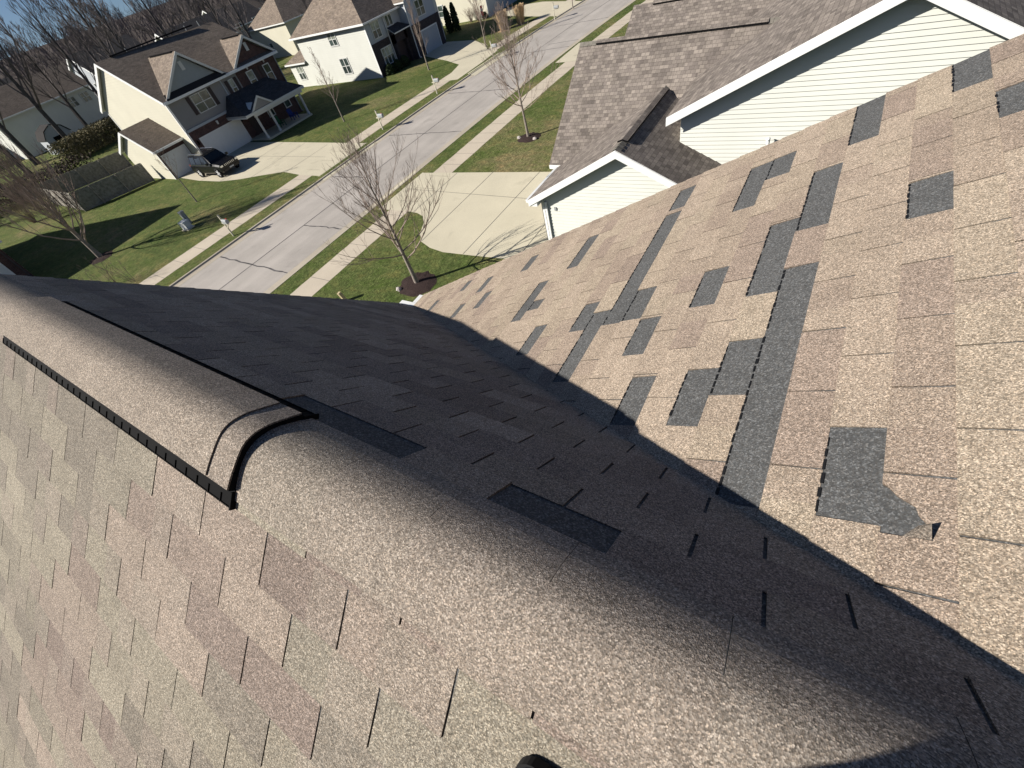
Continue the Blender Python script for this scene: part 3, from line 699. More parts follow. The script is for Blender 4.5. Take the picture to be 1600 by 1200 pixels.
# the survey shows the ridge running very slightly towards us on the right
mb=MB()
roof_slab(mb,[(XQ0,YQ0,gz(ze)),(XQ0,YQ1,gz(zq1)),(6,YQ1-0.35,gz(zq1)),(6,YQ0-0.35,gz(ze))],(1,0,0))
roof_slab(mb,[(XQ0,YQ1,gz(zq1-0.01)),(XQ0,YQ1+4.0,gz(ze)),(6,YQ1+3.6,gz(ze)),(6,YQ1-0.35,gz(zq1-0.01))],(1,0,0))
P_(mb,'main_roof',RM(M_ROOF_N))
mb=MB()
for (xa_,xb_,yy,zz) in ((XQ0+0.75,-2.6,YQ1,zq1),):
    f=lambda x:yy-0.35*(x-XQ0)/15.5
    P=[(xa_,f(xa_),gz(zz+0.055)),(xa_,f(xa_)-0.17,gz(zz-0.02)),(xb_,f(xb_)-0.17,gz(zz-0.02)),(xb_,f(xb_),gz(zz+0.055))]
    mb.face(P,(1,1,1),[(p[0],p[1]) for p in P],0); Q=[(a,b,c-0.05) for a,b,c in P]
    mb.face([P[1],Q[1],Q[2],P[2]],(1,1,1),None,1)
    P2=[(a,2*f(a)-b,c) for a,b,c in P]; mb.face(P2[::-1],(1,1,1),[(p[0],p[1]) for p in P2[::-1]],0)
P_(mb,'ridge_vent',[M_ROOF_N,M_BLACK])
mb=MB(); a=XQ0+0.01; f=lambda x:YQ1-0.35*(x-XQ0)/15.5
while a<-2.3:
    mb.face([(a,f(a),gz(zq1+0.035)),(a,f(a)-0.16,gz(zq1-0.075)),(a+0.17,f(a)-0.16,gz(zq1-0.085)),(a+0.17,f(a),gz(zq1+0.025))])
    mb.face([(a,f(a),gz(zq1+0.035)),(a+0.17,f(a),gz(zq1+0.025)),(a+0.17,f(a)+0.16,gz(zq1-0.085)),(a,f(a)+0.16,gz(zq1-0.075))]); a+=0.18
P_(mb,'ridge_cap',bpy.data.materials['ridge_cap_grey'])
mb=MB(); mb.box(XQ0+0.35,6,YQ0+0.35,YQ1+3.5,gz(0),gz(ze-0.1)); mb.prism([(YQ0+0.4,ze-0.12),(YQ1,zq1-0.25),(YQ1+3.5,ze-0.12)],lambda a,y,z:(a,y,gz(z)),XQ0+0.35,XQ0+0.4)
P_(mb,'wall',M_WSIDE)
# rear gable seen above the ridge
mb=MB(); r0,r1=-9.2,6; ybk=24.6; zbk=5.95
roof_slab(mb,[(-8.9,20.5,gz(3.3)),(-8.9,ybk,gz(zbk)),(r1,ybk,gz(zbk)),(r1,20.5,gz(3.3))],(1,0,0)); roof_slab(mb,[(-8.9,ybk,gz(zbk-.01)),(-8.9,ybk+4,gz(3)),(r1,ybk+4,gz(3)),(r1,ybk,gz(zbk-.01))],(1,0,0))
P_(mb,'rear_roof',RM(M_ROOF_N))
mb=MB(); mb.box(-8.6,r1,20.6,ybk+3.6,gz(0),gz(3.0)); P_(mb,'rear_wall',M_WSIDE)
mb=MB(); P=[(-8.0,ybk,gz(zbk+0.08)),(-8.0,ybk-0.16,gz(zbk-0.02)),(-4.2,ybk-0.16,gz(zbk-0.02)),(-4.2,ybk,gz(zbk+0.08))]
mb.face(P,(1,1,1),[(p[0],p[1]) for p in P],0); mb.face([P[1],(P[1][0],P[1][1],P[1][2]-.05),(P[2][0],P[2][1],P[2][2]-.05),P[2]],(1,1,1),None,1); P_(mb,'ridge_vent',[M_ROOF_N,M_BLACK])
# big gable (surveyed on the wall plane)
def onY(px,py,y0):
    r=ray(px,py); t=y0/r.y; return (r.x*t,r.z*t+H)
YG=15.0
a0=onY(1041,184,YG); a1=onY(1390,-5,YG); b0=onY(1600,43,YG); b1=onY(1500,-4,YG)
sl=(a1[1]-a0[1])/(a1[0]-a0[0]); sr=(b0[1]-b1[1])/(b0[0]-b1[0])
xp=(b0[1]-a0[1]+sl*a0[0]-sr*b0[0])/(sl-sr); zp=a0[1]+sl*(xp-a0[0]); xR=xp+(xp-a0[0]); zR_=zp+sr*(xR-xp)
0 and print('big gable',a0,a1,b0,b1,sl,sr,xp,zp,xR,zR_)
GV=dict(a0=a0,sl=sl,sr=sr,xp=xp,zp=zp,xR=xR,zR=zR_)
mb=MB()
roof_slab(mb,[(a0[0],YG,gz(a0[1])),(xp,YG,gz(zp)),(xp,YG+9,gz(zp)),(a0[0],YG+9,gz(a0[1]))],(0,1,0))
roof_slab(mb,[(xp,YG,gz(zp)),(xR,YG,gz(zR_)),(xR,YG+9,gz(zR_)),(xp,YG+9,gz(zp))],(0,1,0))
P_(mb,'gable_roof',RM(M_ROOF_N))
mb=MB()
for (x0_,z0_,x1_,z1_) in ((a0[0],a0[1],xp,zp),(xp,zp,xR,zR_)):
    mb.prism([(x0_,z0_-0.01),(x1_,z1_-0.01),(x1_,z1_-0.25),(x0_,z0_-0.25)],lambda a,x,z:(x,a,gz(z)),YG-0.03,YG-0.002)
P_(mb,'rake_board',M_WHITE)
mb=MB(); yW=YG+0.42; wl_=a0[0]+0.35; wr_=xR-0.35
zl_=a0[1]+sl*0.35-0.18; zr2=zR_-sr*0.35*1-0.18
lapwall(mb,[(wl_,0.5),(wr_,0.5),(wr_,zr2),(xp,zp-0.2),(wl_,zl_)],frY(yW,-1),0.125,0.026)
mb.box(wl_,wr_,yW,YG+9,gz(0),gz(min(zl_,zr2)-0.1)); P_(mb,'gable_wall',M_WSIDE)
# plastic flue pipe standing against the gable wall
q=onY(1200,222,yW-0.25); mb=MB(); x,z=q
mb.tube((x,yW-0.20,gz(z-1.6)),(x,yW-0.20,gz(z+0.10)),0.045,0.045,10,cap=True); mb.tube((x,yW-0.20,gz(z+0.06)),(x-0.02,yW-0.36,gz(z+0.14)),0.05,0.05,10,cap=True)
P_(mb,'flue_pipe',M_WHITE)
q=onY(868,326,yw_-0.02); mb=MB(); fbox(mb,frY(yw_,-1),q[0]-0.04,q[0]+0.05,q[1]-0.07,q[1]+0.07,0.012,0.05); P_(mb,'outlet_box',M_GREYM)
# ---- house across the street: cream gable end, grey and brick front, porch
h1=thing('two_storey_house','two storey house with cream side wall, grey and brick front and a small pillared porch','house',(-50,27,-H))
X1=-49.6; YA,YB=21.16,33.55; ze1=5.45; xr1=-56.1; zr1=8.95; XBK=-62.5
cu=lambda o:child(o,h1)
def cb_(mb,name,mats): return child(mb.build(name,mats),h1)
mb=MB(); e=0.45; pe=(zr1-ze1)/(X1+e-xr1)
zf=ze1; 
roof_slab(mb,[(X1+e,YA-0.3,gz(zf)),(X1+e,YB+0.3,gz(zf)),(xr1,YB-0.3,gz(zr1-.25)),(xr1,YA-0.3,gz(zr1))],(0,1,0))
roof_slab(mb,[(XBK-e,YA-0.3,gz(zf)),(xr1,YA-0.3,gz(zr1-.005)),(xr1,YB-0.3,gz(zr1-.255)),(XBK-e,YB+0.3,gz(zf))],(0,1,0))
cb_(mb,'main_roof',RM(M_ROOF_1))
mb=MB(); mb.prism([(xr1-0.15,zr1-0.02),(xr1,zr1+0.09),(xr1+0.15,zr1-0.02)],lambda a,x,z:(x,a,gz(z)),YA+1.2,YB-2.5); cb_(mb,'ridge_vent',M_BLACK)
for (px,py) in ((xr1-0.5,24.2),(xr1-0.6,30.6),(xr1-0.4,32.0)): mb=MB(); mb.tube((px,py,gz(zr1-0.5)),(px,py,gz(zr1+0.18)),0.05,0.05,8,cap=True); cb_(mb,'vent_pipe',M_GREYM)
mb=MB(); fr=frY(YA,-1)
lapwall(mb,[(XBK,0),(X1,0),(X1,ze1-0.05),(xr1,zr1-0.2),(XBK,ze1-0.05)],fr,0.2,0.014)
mb.box(XBK,X1-0.02,YA,YB-.02,gz(0),gz(ze1-0.1)); cb_(mb,'side_wall',M_CREAM)
mb=MB()
for yy in (YA-0.32,):
    mb.prism([(X1+e,zf-0.01),(xr1,zr1-0.01),(XBK-e,zf-0.01),(XBK-e,zf-0.26),(xr1,zr1-0.26),(X1+e,zf-0.26)],lambda a,x,z:(x,a,gz(z)),yy,yy+0.035)
cb_(mb,'rake_board',M_WHITE)
mb=MB(); fbox(mb,fr,X1-0.12,X1+0.02,0,ze1-.2,0.01,0.035); cb_(mb,'corner_trim',M_WHITE); mb=MB(); fbox(mb,fr,XBK-0.02,XBK+0.12,0,ze1-.2,0.01,0.035); cb_(mb,'corner_trim',M_WHITE)
fx=frX(X1,1)
mb=MB(); lapwall(mb,[(YA,3.05),(26.9,3.05),(26.9,ze1-.1),(YA,ze1-.1)],fx,0.2,0.014); lapwall(mb,[(26.9,2.6),(28.7,2.6),(28.7,ze1-.1),(26.9,ze1-.1)],frX(X1,1),0.2,0.014)
cb_(mb,'upper_front_wall',M_GSIDE)
mb=MB(); fbox(mb,fx,YA,26.9,0,2.85,-0.1,0.05); cb_(mb,'lower_front_wall',M_BRICK)
mb=MB(); fbox(mb,fx,YA-0.02,26.95,2.85,3.04,0.0,0.10); fbox(mb,fx,26.82,26.94,2.6,ze1-.15,-0.05,0.05); cb_(mb,'band_board',plain('band_blue_grey',(0.40,0.44,0.48),0.6,0.3,var=0.03))
mb=MB(); fbox(mb,fx,YA-0.25,YB+0.3,ze1-0.22,ze1-0.04,e-0.0,e+0.10); cb_(mb,'gutter',M_WHITE)
mb=MB(); mb.box(X1-0.4,X1+0.02,28.7,YB,gz(0),gz(ze1)); mb.prism([(28.7,ze1-.1),(YB,ze1-.1),(31.1,7.2)],lambda a,y,z:(a,y,gz(z)),X1-0.4,X1+0.02); mb.box(X1-1.5,X1+0.01,26.9,28.7,gz(0),gz(2.6)); cb_(mb,'brick_front_wall',M_BRICK)
def fgable(name,y0,y1,yp,zb,zp,wallm,back,th=0.2,skirt=True):
    mb=MB(); x=X1+0.35
    xb=xr1+ (zr1-zp)/pe*1.0
    xb=X1+e-(zp-zf)/pe                      # where its ridge dies into the big roof
    roof_slab(mb,[(x,y0,gz(zb)),(x,yp,gz(zp)),(xb,yp,gz(zp)),(X1+e-0.1,y0,gz(zb))],(1,0,0),0.12)
    roof_slab(mb,[(x,yp,gz(zp)),(x,y1,gz(zb)),(X1+e-0.1,y1,gz(zb)),(xb,yp,gz(zp))],(1,0,0),0.12)
    cb_(mb,name,RM(M_ROOF_T))
    mb=MB(); mb.prism([(y0,zb-0.01),(yp,zp-0.01),(y1,zb-0.01),(y1,zb-0.24),(yp,zp-0.25),(y0,zb-0.24)],lambda a,y,z:(a,y,gz(z)),x-0.0,x+0.04); cb_(mb,'rake_board',M_FRAME)
    mb=MB(); mb.box(xb+.4,x-0.5,yp-.15,yp+.15,gz(zp+0.0),gz(zp+0.05)) ; cb_(mb,'ridge_vent',M_BLACK)
fgable('left_front_gable',21.2,27.75,24.55,ze1-0.02,8.1,None,0)
fgable('right_front_gable',28.55,33.95,31.2,ze1-0.02,7.45,None,0)
mb=MB(); lapwall(mb,[(21.7,ze1-.02),(27.3,ze1-.02),(24.55,7.85)],frX(X1+0.05,1),0.2,0.012); cb_(mb,'gable_wall',plain('gable_grey',(0.30,0.33,0.34),0.65,0.25,var=0.04))
mb=MB(); P=[(X1+0.06,21.5,gz(ze1+.38)),(X1+0.55,21.3,gz(ze1-.03)),(X1+0.55,27.6,gz(ze1-.03)),(X1+0.06,27.4,gz(ze1+.38))]; mb.face(P); mb.face([P[1],P[0],(X1+0.06,21.3,gz(ze1-.03))]); cb_(mb,'pent_roof',M_ROOF_D)
for (yy,zz) in ((24.45,7.1),(31.2,6.55)):
    mb=MB(); f2=frX(X1+0.065,1); pts=[(-.14,-.3),(.14,-.3),(.14,.3),(-.14,.3)]
    fbox(mb,f2,yy-0.16,yy+0.16,zz-0.32,zz+0.32,0,0.03)
    for k in range(8): fbox(mb,f2,yy-0.12,yy+0.12,zz-0.28+k*0.075,zz-0.245+k*0.075,0.03,0.045)
    cb_(mb,'gable_vent',M_FRAME)
child(window(frX(X1+0.012,1),23.42,25.25,3.66,5.08,None,2,2,fw=0.06),h1)
for (a,b) in ((22.98,23.34),(25.33,25.69)):
    s=MB(); fbox(s,fx,a,b,3.68,5.08,0.01,0.05); cb_(s,'shutter',M_SHUT)
child(window(frX(X1+0.005,1),27.58,28.12,3.55,4.95,None,1,2,fw=0.07,top=M_BLIND),h1)
for (a,b) in ((27.18,27.50),(28.20,28.52)):
    s=MB(); fbox(s,frX(X1+0.005,1),a,b,3.55,4.95,0.01,0.05); cb_(s,'shutter',M_SHUT)
fb2=frX(X1+0.02,1)
child(window(fb2,29.7,30.5,3.42,4.92,None,1,2,fw=0.08,top=M_BLIND),h1); child(window(fb2,31.75,32.55,3.38,4.85,None,1,2,fw=0.08),h1)
for (a,b) in ((30.62,31.6),):
    s=MB(); fbox(s,fb2,30.6,30.95,3.42,4.9,0.01,0.05); cb_(s,'shutter',M_SHUT); s=MB(); fbox(s,fb2,31.3,31.65,3.42,4.9,0.01,0.05); cb_(s,'shutter',M_SHUT)
for (yy,zz) in ((30.1,5.02),(32.15,4.98),(24.3,2.42)):
    s=MB(); s.prism([(yy-.06,zz),(yy+.06,zz),(yy+.1,zz+.3),(yy-.1,zz+.3)],lambda a,y,z:(a,y,gz(z)),X1+0.04,X1+0.12); cb_(s,'keystone',M_FRAME)
child(garage(frX(X1+0.05,1),21.95,26.35,2.05,None),h1)
child(window(fb2,29.6,30.4,0.9,2.3,None,1,2,fw=0.08,top=M_BLIND),h1); child(window(fb2,31.9,32.7,0.9,2.3,None,1,2,fw=0.08,top=M_BLIND),h1)
s=MB(); fbox(s,frX(X1+0.01,1),27.3,28.25,0.1,2.2,0.0,0.06); d=cb_(s,'front_door',M_SHUT)
s=MB(); s.tube((X1+0.06,28.1,gz(1.1)),(X1+0.10,28.1,gz(1.1)),0.03,0.03,8,cap=True); k=s.build('handle',M_CHROME); k.parent=d
for yy in (21.55,26.62):
    s=MB(); fbox(s,fx,yy-0.07,yy+0.07,1.75,2.05,0.05,0.16); s.tube((X1+.1,yy,gz(2.05)),(X1+.1,yy,gz(2.15)),0.07,0.01,8); cb_(s,'wall_lamp',M_BLACK)
child(downspout(fx,YA+0.06,0.1,ze1-.3,None),h1); child(downspout(fb2,YB-0.06,0.1,ze1-.3,None,M_GREYM),h1)
# garage bay on the left
mb=MB(); xb0,xb1,yb0=-51.3,-57.9,18.4; xrb=-54.6
roof_slab(mb,[(xb0+.4,yb0-.3,gz(2.6)),(xb0+.4,YA,gz(2.6)),(xrb,YA,gz(4.4)),(xrb,yb0-.3,gz(4.4))],(0,1,0)); roof_slab(mb,[(xb1-.4,yb0-.3,gz(2.6)),(xrb,yb0-.3,gz(4.395)),(xrb,YA,gz(4.395)),(xb1-.4,YA,gz(2.6))],(0,1,0)); cb_(mb,'garage_roof',RM(M_ROOF_1))
mb=MB(); lapwall(mb,[(xb1,0),(xb0,0),(xb0,2.45),(xrb,4.2),(xb1,2.45)],frY(yb0,-1),0.2,0.014); mb.box(xb1,xb0-.02,yb0,YA-.01,gz(0),gz(2.45)); cb_(mb,'garage_wall',M_CREAM)
mb=MB(); mb.prism([(xb0+.4,2.59),(xrb,4.39),(xb1-.4,2.59),(xb1-.4,2.36),(xrb,4.15),(xb0+.4,2.36)],lambda a,x,z:(x,a,gz(z)),yb0-.335,yb0-.302); mb.box(xb0+.4,xb0+.5,yb0-.3,YA,gz(2.42),gz(2.58)); mb.box(xb0-.1,xb0+.03,yb0-.04,yb0-.016,gz(0),gz(2.3)); cb_(mb,'rake_board',M_WHITE)
mb=MB(); fbox(mb,frX(xb0,1),yb0,YA-0.01,0,2.44,-0.1,0.04); cb_(mb,'garage_front_wall',M_BRICK)
child(garage(frX(xb0+0.04,1),18.62,20.95,1.95,None,cols=3),h1)
# porch
mb=MB(); mb.box(-49.6,-46.35,26.4,32.3,gz(0.005),gz(0.16)); cb_(mb,'porch_slab',M_CONC)
mb=MB(); xe1=-46.2; zp0=2.55; ztop=3.95; y0,y1=25.35,32.75
roof_slab(mb,[(xe1,y0,gz(zp0)),(xe1,y1,gz(zp0)),(X1+.05,y1-1.3,gz(ztop)),(X1+.05,y0+1.2,gz(ztop))],(0,1,0),0.1)
roof_slab(mb,[(xe1,y1,gz(zp0)),(X1+.05,y1,gz(zp0)),(X1+.05,y1-1.3,gz(ztop))],(1,0,0),0.1); roof_slab(mb,[(X1+.05,y0,gz(zp0)),(xe1,y0,gz(zp0)),(X1+.05,y0+1.2,gz(ztop))],(1,0,0),0.1)
roof_slab(mb,[(xe1+.05,26.15,gz(2.6)),(xe1+.05,27.45,gz(3.55)),(-48.6,27.45,gz(3.55)),(-47,26.15,gz(2.75))],(1,0,0),0.06); roof_slab(mb,[(xe1+.05,27.45,gz(3.55)),(xe1+.05,28.75,gz(2.6)),(-47,28.75,gz(2.75)),(-48.6,27.45,gz(3.55))],(1,0,0),0.06)
cb_(mb,'porch_roof',[M_ROOF_D,M_FRAME,M_SOFFIT])
mb=MB(); mb.box(xe1-.02,xe1+.06,y0,y1,gz(2.33),gz(2.53)); mb.box(xe1-.3,xe1-.1,26.3,32.4,gz(2.1),gz(2.4)); mb.box(X1,xe1,y0,y0+.1,gz(2.3),gz(2.5)); mb.box(X1,xe1,y1-.1,y1,gz(2.3),gz(2.5))
mb.prism([(26.15,2.58),(27.45,3.53),(28.75,2.58),(28.5,2.58),(27.45,3.35),(26.4,2.58)],lambda a,y,z:(a,y,gz(z)),xe1+.06,xe1+.10); cb_(mb,'porch_trim',M_FRAME)
mb=MB(); mb.prism([(26.4,2.58),(27.45,3.35),(28.5,2.58)],lambda a,y,z:(a,y,gz(z)),xe1-.0,xe1+.03); cb_(mb,'porch_gable',M_GSIDE)
for yy in (26.55,28.15,32.15):
    mb=MB(); mb.box(-46.72,-46.56,yy-.08,yy+.08,gz(.16),gz(2.2)); mb.box(-46.75,-46.53,yy-.11,yy+.11,gz(.16),gz(.36)); mb.box(-46.75,-46.53,yy-.11,yy+.11,gz(2.02),gz(2.12)); cb_(mb,'pillar',M_FRAME)
# ---- porch chairs
def adirondack(name,label,mat,x,y,rz):
    t=thing(name,label,'chair',(x,y,gz(0.16)),rz)
    def o(mb,n): q=mb.build(n,mat); q.parent=t
    mb=MB()
    for k in range(5): mb.box(-.25+k*.105,-.16+k*.105,-.25,.30,.30,.325)
    o(mb,'seat'); mb=MB()
    for k in range(5):
        x0=-.25+k*.105; mb.prism([(.25,.28),(.275,.28),(.50,1.0-.04*abs(k-2)),(.475,1.0-.04*abs(k-2))],lambda a,y,z:(a,y,z),x0,x0+.09)
    o(mb,'backrest')
    for sx in (-1,1):
        mb=MB(); mb.box(sx*.33-.06,sx*.33+.06,-.32,.35,.50,.525); o(mb,'armrest')
        mb=MB(); mb.box(sx*.30-.02,sx*.30+.02,-.30,-.20,0,.50); o(mb,'leg'); mb=MB(); mb.box(sx*.30-.02,sx*.30+.02,.20,.30,0,.50); o(mb,'leg')
adirondack('porch_chair','green slatted porch chair beside the middle porch pillar','' or M_GREENP,-47.6,29.2,R_(90))
adirondack('porch_chair','blue slatted porch chair at the right end of the porch',M_BLUEP,-47.6,31.0,R_(90))
# ---- white sided house beyond
h2=thing('two_storey_house','two storey house with bright white siding, brown hipped roof and dark brick front','house',(-50,48,-H))
def c2(mb,name,mats): return child(mb.build(name,mats),h2)
X2,Y2=-44.66,42.14; XB2,YB2=-56.6,55.0; z2=4.98
mb=MB(); e=.45; xm=(X2+XB2)/2; hw=(X2-XB2)/2+e; zt=z2+hw*0.72
A=(X2+e,Y2-e,gz(z2));B=(XB2-e,Y2-e,gz(z2));C=(XB2-e,YB2+e,gz(z2));D=(X2+e,YB2+e,gz(z2)); R1=(xm,Y2-e+hw*.82,gz(zt)); R2=(xm,YB2+e-hw*.82,gz(zt))
roof_slab(mb,[A,R1,B],(1,0,0)); roof_slab(mb,[B,R1,R2,C],(0,1,0)); roof_slab(mb,[C,R2,D],(1,0,0)); roof_slab(mb,[D,R2,R1,A],(0,1,0)); c2(mb,'main_roof',RM(M_ROOF_T))
mb=MB(); lapwall(mb,[(XB2,0),(X2,0),(X2,z2-.05),(XB2,z2-.05)],frY(Y2,-1),0.2,0.012); mb.box(XB2,X2-.02,Y2,YB2,gz(0),gz(z2-.1)); c2(mb,'side_wall',M_WSIDE)
mb=MB(); mb.box(XB2-e-.1,X2+e+.1,Y2-e-.1,Y2-e,gz(z2-.16),gz(z2-.02)); mb.box(X2+e,X2+e+.1,Y2-e,YB2,gz(z2-.16),gz(z2-.02)); c2(mb,'gutter',M_WHITE)
mb=MB(); fbox(mb,frY(Y2,-1),X2-.12,X2+.05,0,z2-.2,.01,.04); c2(mb,'corner_trim',M_WHITE)
mb=MB(); xk=-60.3; lapwall(mb,[(xk,0),(XB2,0),(XB2,2.5),(xk,2.5)],frY(Y2+.1,-1),0.2,0.012); mb.box(xk,XB2,Y2+.1,Y2+6,gz(0),gz(2.5)); c2(mb,'rear_wall',M_WSIDE)
mb=MB(); roof_slab(mb,[(xk-.4,Y2-.3,gz(2.58)),(XB2,Y2-.3,gz(2.58)),(XB2,Y2+2.4,gz(4.3))],(1,0,0)); roof_slab(mb,[(xk-.4,Y2-.3,gz(2.58)),(XB2,Y2+2.4,gz(4.3)),(XB2,Y2+5,gz(4.3)),(xk-.4,Y2+6,gz(2.58))],(0,1,0)); c2(mb,'rear_roof',RM(M_ROOF_T))
f2=frY(Y2,-1)
for (a,b,c,d,tp) in ((-50.95,-49.55,3.5,4.85-.1,M_BLIND),(-50.6,-49.15,0.75,2.35,None)): child(window(f2,a,b,c,d,None,2,2,top=tp,fw=.09),h2)
child(window(frY(Y2+.1,-1),-59.2,-57.95,.75,2.25,None,2,2,top=M_BLIND,fw=.09),h2)
f3=frX(X2,1)
mb=MB(); fbox(mb,f3,Y2,47.6,0,3.0,-.05,.08); c2(mb,'lower_front_wall',M_BRICKD)
mb=MB(); lapwall(mb,[(Y2,3.0),(48.0,3.0),(48.0,z2-.1),(Y2,z2-.1)],frX(X2+.02,1),.2,.012); c2(mb,'upper_front_wall',M_BSIDE)
XG2=-43.4
mb=MB(); mb.box(X2-.5,XG2,47.6,53.3,gz(0),gz(3.05)); mb.box(X2-.3,X2+.55,45.3,47.6,gz(2.2),gz(3.2)); mb.box(X2,X2+.55,47.3,47.6,gz(0),gz(3.0)); mb.box(X2,X2+.55,45.3,45.6,gz(0),gz(3.0));c2(mb,'brick_front_wall',M_BRICKD)
mb=MB(); lapwall(mb,[(47.9,3.05),(53.0,3.05),(53.0,5.3),(47.9,5.3)],frX(XG2-.1,1),.2,.012); mb.box(X2-.3,XG2-.12,47.9,53.0,gz(3.05),gz(5.3)); c2(mb,'front_bay_wall',plain('bay_siding',(0.40,0.44,0.50),0.6,0.25,var=0.04))
mb=MB(); roof_slab(mb,[(XG2+.35,47.5,gz(5.25)),(XG2+.35,50.45,gz(7.4)),(-49,50.45,gz(7.4)),(-45,47.5,gz(5.25))],(1,0,0),.12); roof_slab(mb,[(XG2+.35,50.45,gz(7.4)),(XG2+.35,53.4,gz(5.25)),(-45,53.4,gz(5.25)),(-49,50.45,gz(7.4))],(1,0,0),.12); c2(mb,'front_bay_roof',RM(M_ROOF_T))
mb=MB(); mb.prism([(47.9,5.25),(50.45,7.2),(53.0,5.25)],lambda a,y,z:(a,y,gz(z)),XG2-.2,XG2-.1); c2(mb,'front_bay_gable',bpy.data.materials['bay_siding'])
mb=MB(); roof_slab(mb,[(X2+1.3,44.9,gz(3.2)),(X2+1.3,47.9,gz(3.2)),(X2,47.3,gz(3.75)),(X2,45.3,gz(3.75))],(0,1,0),.1); c2(mb,'canopy',[M_ROOF_D,M_WHITE,M_SOFFIT])
child(window(frX(X2+.02,1),42.95,44.35,3.25,4.75,None,2,2,top=M_BLIND,fw=.09),h2); child(window(frX(X2+.02,1),45.4,46.6,3.7,4.75,None,2,1,fw=.1),h2)
child(window(frX(X2+.08,1),43.2,45.0,.75,2.35,None,3,2,top=M_BLIND,fw=.09),h2); child(window(frX(XG2-.1,1),49.6,51.2,3.4,4.9,None,2,2,fw=.09),h2)
child(garage(frX(XG2,1),49.3,52.3,2.15,None,mat=M_BSIDE,cols=4),h2)
mb=MB(); fbox(mb,frX(X2+.05,1),46.0,47.0,.1,2.1,0,.08); mb.prism([(46.0+.5-.5*math.cos(a*math.pi/8),2.1+.4*math.sin(a*math.pi/8)) for a in range(9)],lambda a,y,z:(a,y,gz(z)),X2+.05,X2+.13); c2(mb,'front_door',M_SHUT)
child(downspout(frX(X2+.08,1),45.15,.1,4.7,None),h2); child(downspout(frX(XG2,1),47.75,.1,5.2,None),h2)
# ---- generic further houses
def far_house(label,x,y0,y1,dep,ze,zr,wm,rm,front=None,wins=((0.2,3.3),(0.5,3.3),(0.8,3.3),(0.3,0.8),(0.7,0.8)),hip=False,cat='house',sidewin=True):
    t=thing('house',label,cat,(x,(y0+y1)/2,-H)); xb=x-dep; xm=(x+xb)/2; e=.4
    def c(mb,n,m): return child(mb.build(n,m),t)
    mb=MB()
    if hip:
        hw=dep/2+e; A=(x+e,y0-e,gz(ze));B=(xb-e,y0-e,gz(ze));C=(xb-e,y1+e,gz(ze));D=(x+e,y1+e,gz(ze)); r1=(xm,min(y0-e+hw*.8,(y0+y1)/2-.2),gz(zr)); r2=(xm,max(y1+e-hw*.8,(y0+y1)/2+.2),gz(zr))
        roof_slab(mb,[A,r1,B],(1,0,0)); roof_slab(mb,[B,r1,r2,C],(0,1,0)); roof_slab(mb,[C,r2,D],(1,0,0)); roof_slab(mb,[D,r2,r1,A],(0,1,0))
    else:
        roof_slab(mb,[(x+e,y0-e,gz(ze)),(x+e,y1+e,gz(ze)),(xm,y1+e,gz(zr)),(xm,y0-e,gz(zr))],(0,1,0)); roof_slab(mb,[(xb-e,y0-e,gz(ze)),(xm,y0-e,gz(zr-.01)),(xm,y1+e,gz(zr-.01)),(xb-e,y1+e,gz(ze))],(0,1,0))
    c(mb,'roof',RM(rm))
    mb=MB()
    if hip: mb.box(xb,x-.02,y0,y1,gz(0),gz(ze-.05))
    else:
        for sg,yy in ((-1,y0),(1,y1)): lapwall(mb,[(xb,0),(x,0),(x,ze-.05),(xm,zr-.2),(xb,ze-.05)],frY(yy,sg),.3,.014)
        mb.box(xb,x-.02,y0,y1,gz(0),gz(ze-.08))
    c(mb,'wall',wm)
    if front:
        mb=MB(); fbox(mb,frX(x,1),y0,y1,0,ze-.08,-.01,.04); c(mb,'front_wall',front)
    mb=MB(); mb.box(x+e,x+e+.1,y0-e,y1+e,gz(ze-.18),gz(ze-.02))
    if not hip: mb.prism([(x+e,ze-.01),(xm,zr-.01),(xb-e,ze-.01),(xb-e,ze-.3),(xm,zr-.3),(x+e,ze-.3)],lambda a,xx,z:(xx,a,gz(z)),y0-e-.03,y0-e)
    c(mb,'trim',M_WHITE)
    for (f,z) in wins:
        yy=y0+(y1-y0)*f; child(window(frX(x+(.04 if front else 0),1),yy-.7,yy+.7,z,z+1.4,None,2,2,fw=.1),t)
    if sidewin:
        for f,z in ((.35,3.4),(.7,3.4),(.6,.9)):
            if z+1.4<ze: xx=x-dep*f; child(window(frY(y0,-1),xx-.5,xx+.5,z,z+1.4,None,1,2,fw=.1),t)
    return t
# brick fronted house at the left edge, its garage towards the street
t0=far_house('brick fronted house with a white garage door at the far left edge',-46.9,-12.5,3.95,15,3.0,8.8,M_WSIDE,M_ROOF_1,M_BRICK,wins=(),sidewin=False)
child(garage(frX(-46.86,1),-1.9,3.15,2.25,None,cols=8),t0); child(downspout(frX(-46.86,1),3.8,.1,2.8,None,M_BARKD),t0)
far_house('cream sided house with bare shrubs at its wall, furthest along the street',-42.9,63.0,76,13,5.3,8.9,M_CREAM,M_ROOF_T,M_BSIDE,wins=((.3,3.4),(.7,3.4)),hip=True)
far_house('pale two storey house behind the fences with sunlit side wall',-108,22,37,11,5.4,8.6,M_WSIDE,M_ROOF_1,wins=((.75,3.4),(.9,3.4)))
far_house('pale grey house with steep roof behind the tall bare trees',-112,41,52,12,5.6,9.2,M_BSIDE,M_ROOF_D,wins=((.3,3.4),(.6,1)))
far_house('white gabled house at the left edge behind the trees',-116,2,14,12,5.4,8.4,M_WSIDE,M_ROOF_1)
far_house('tan roofed cream house behind the white sided house',-84,62,74,11,4.6,8.2,M_CREAM,M_ROOF_T,hip=True,wins=((.3,2.5),(.7,2.5)))
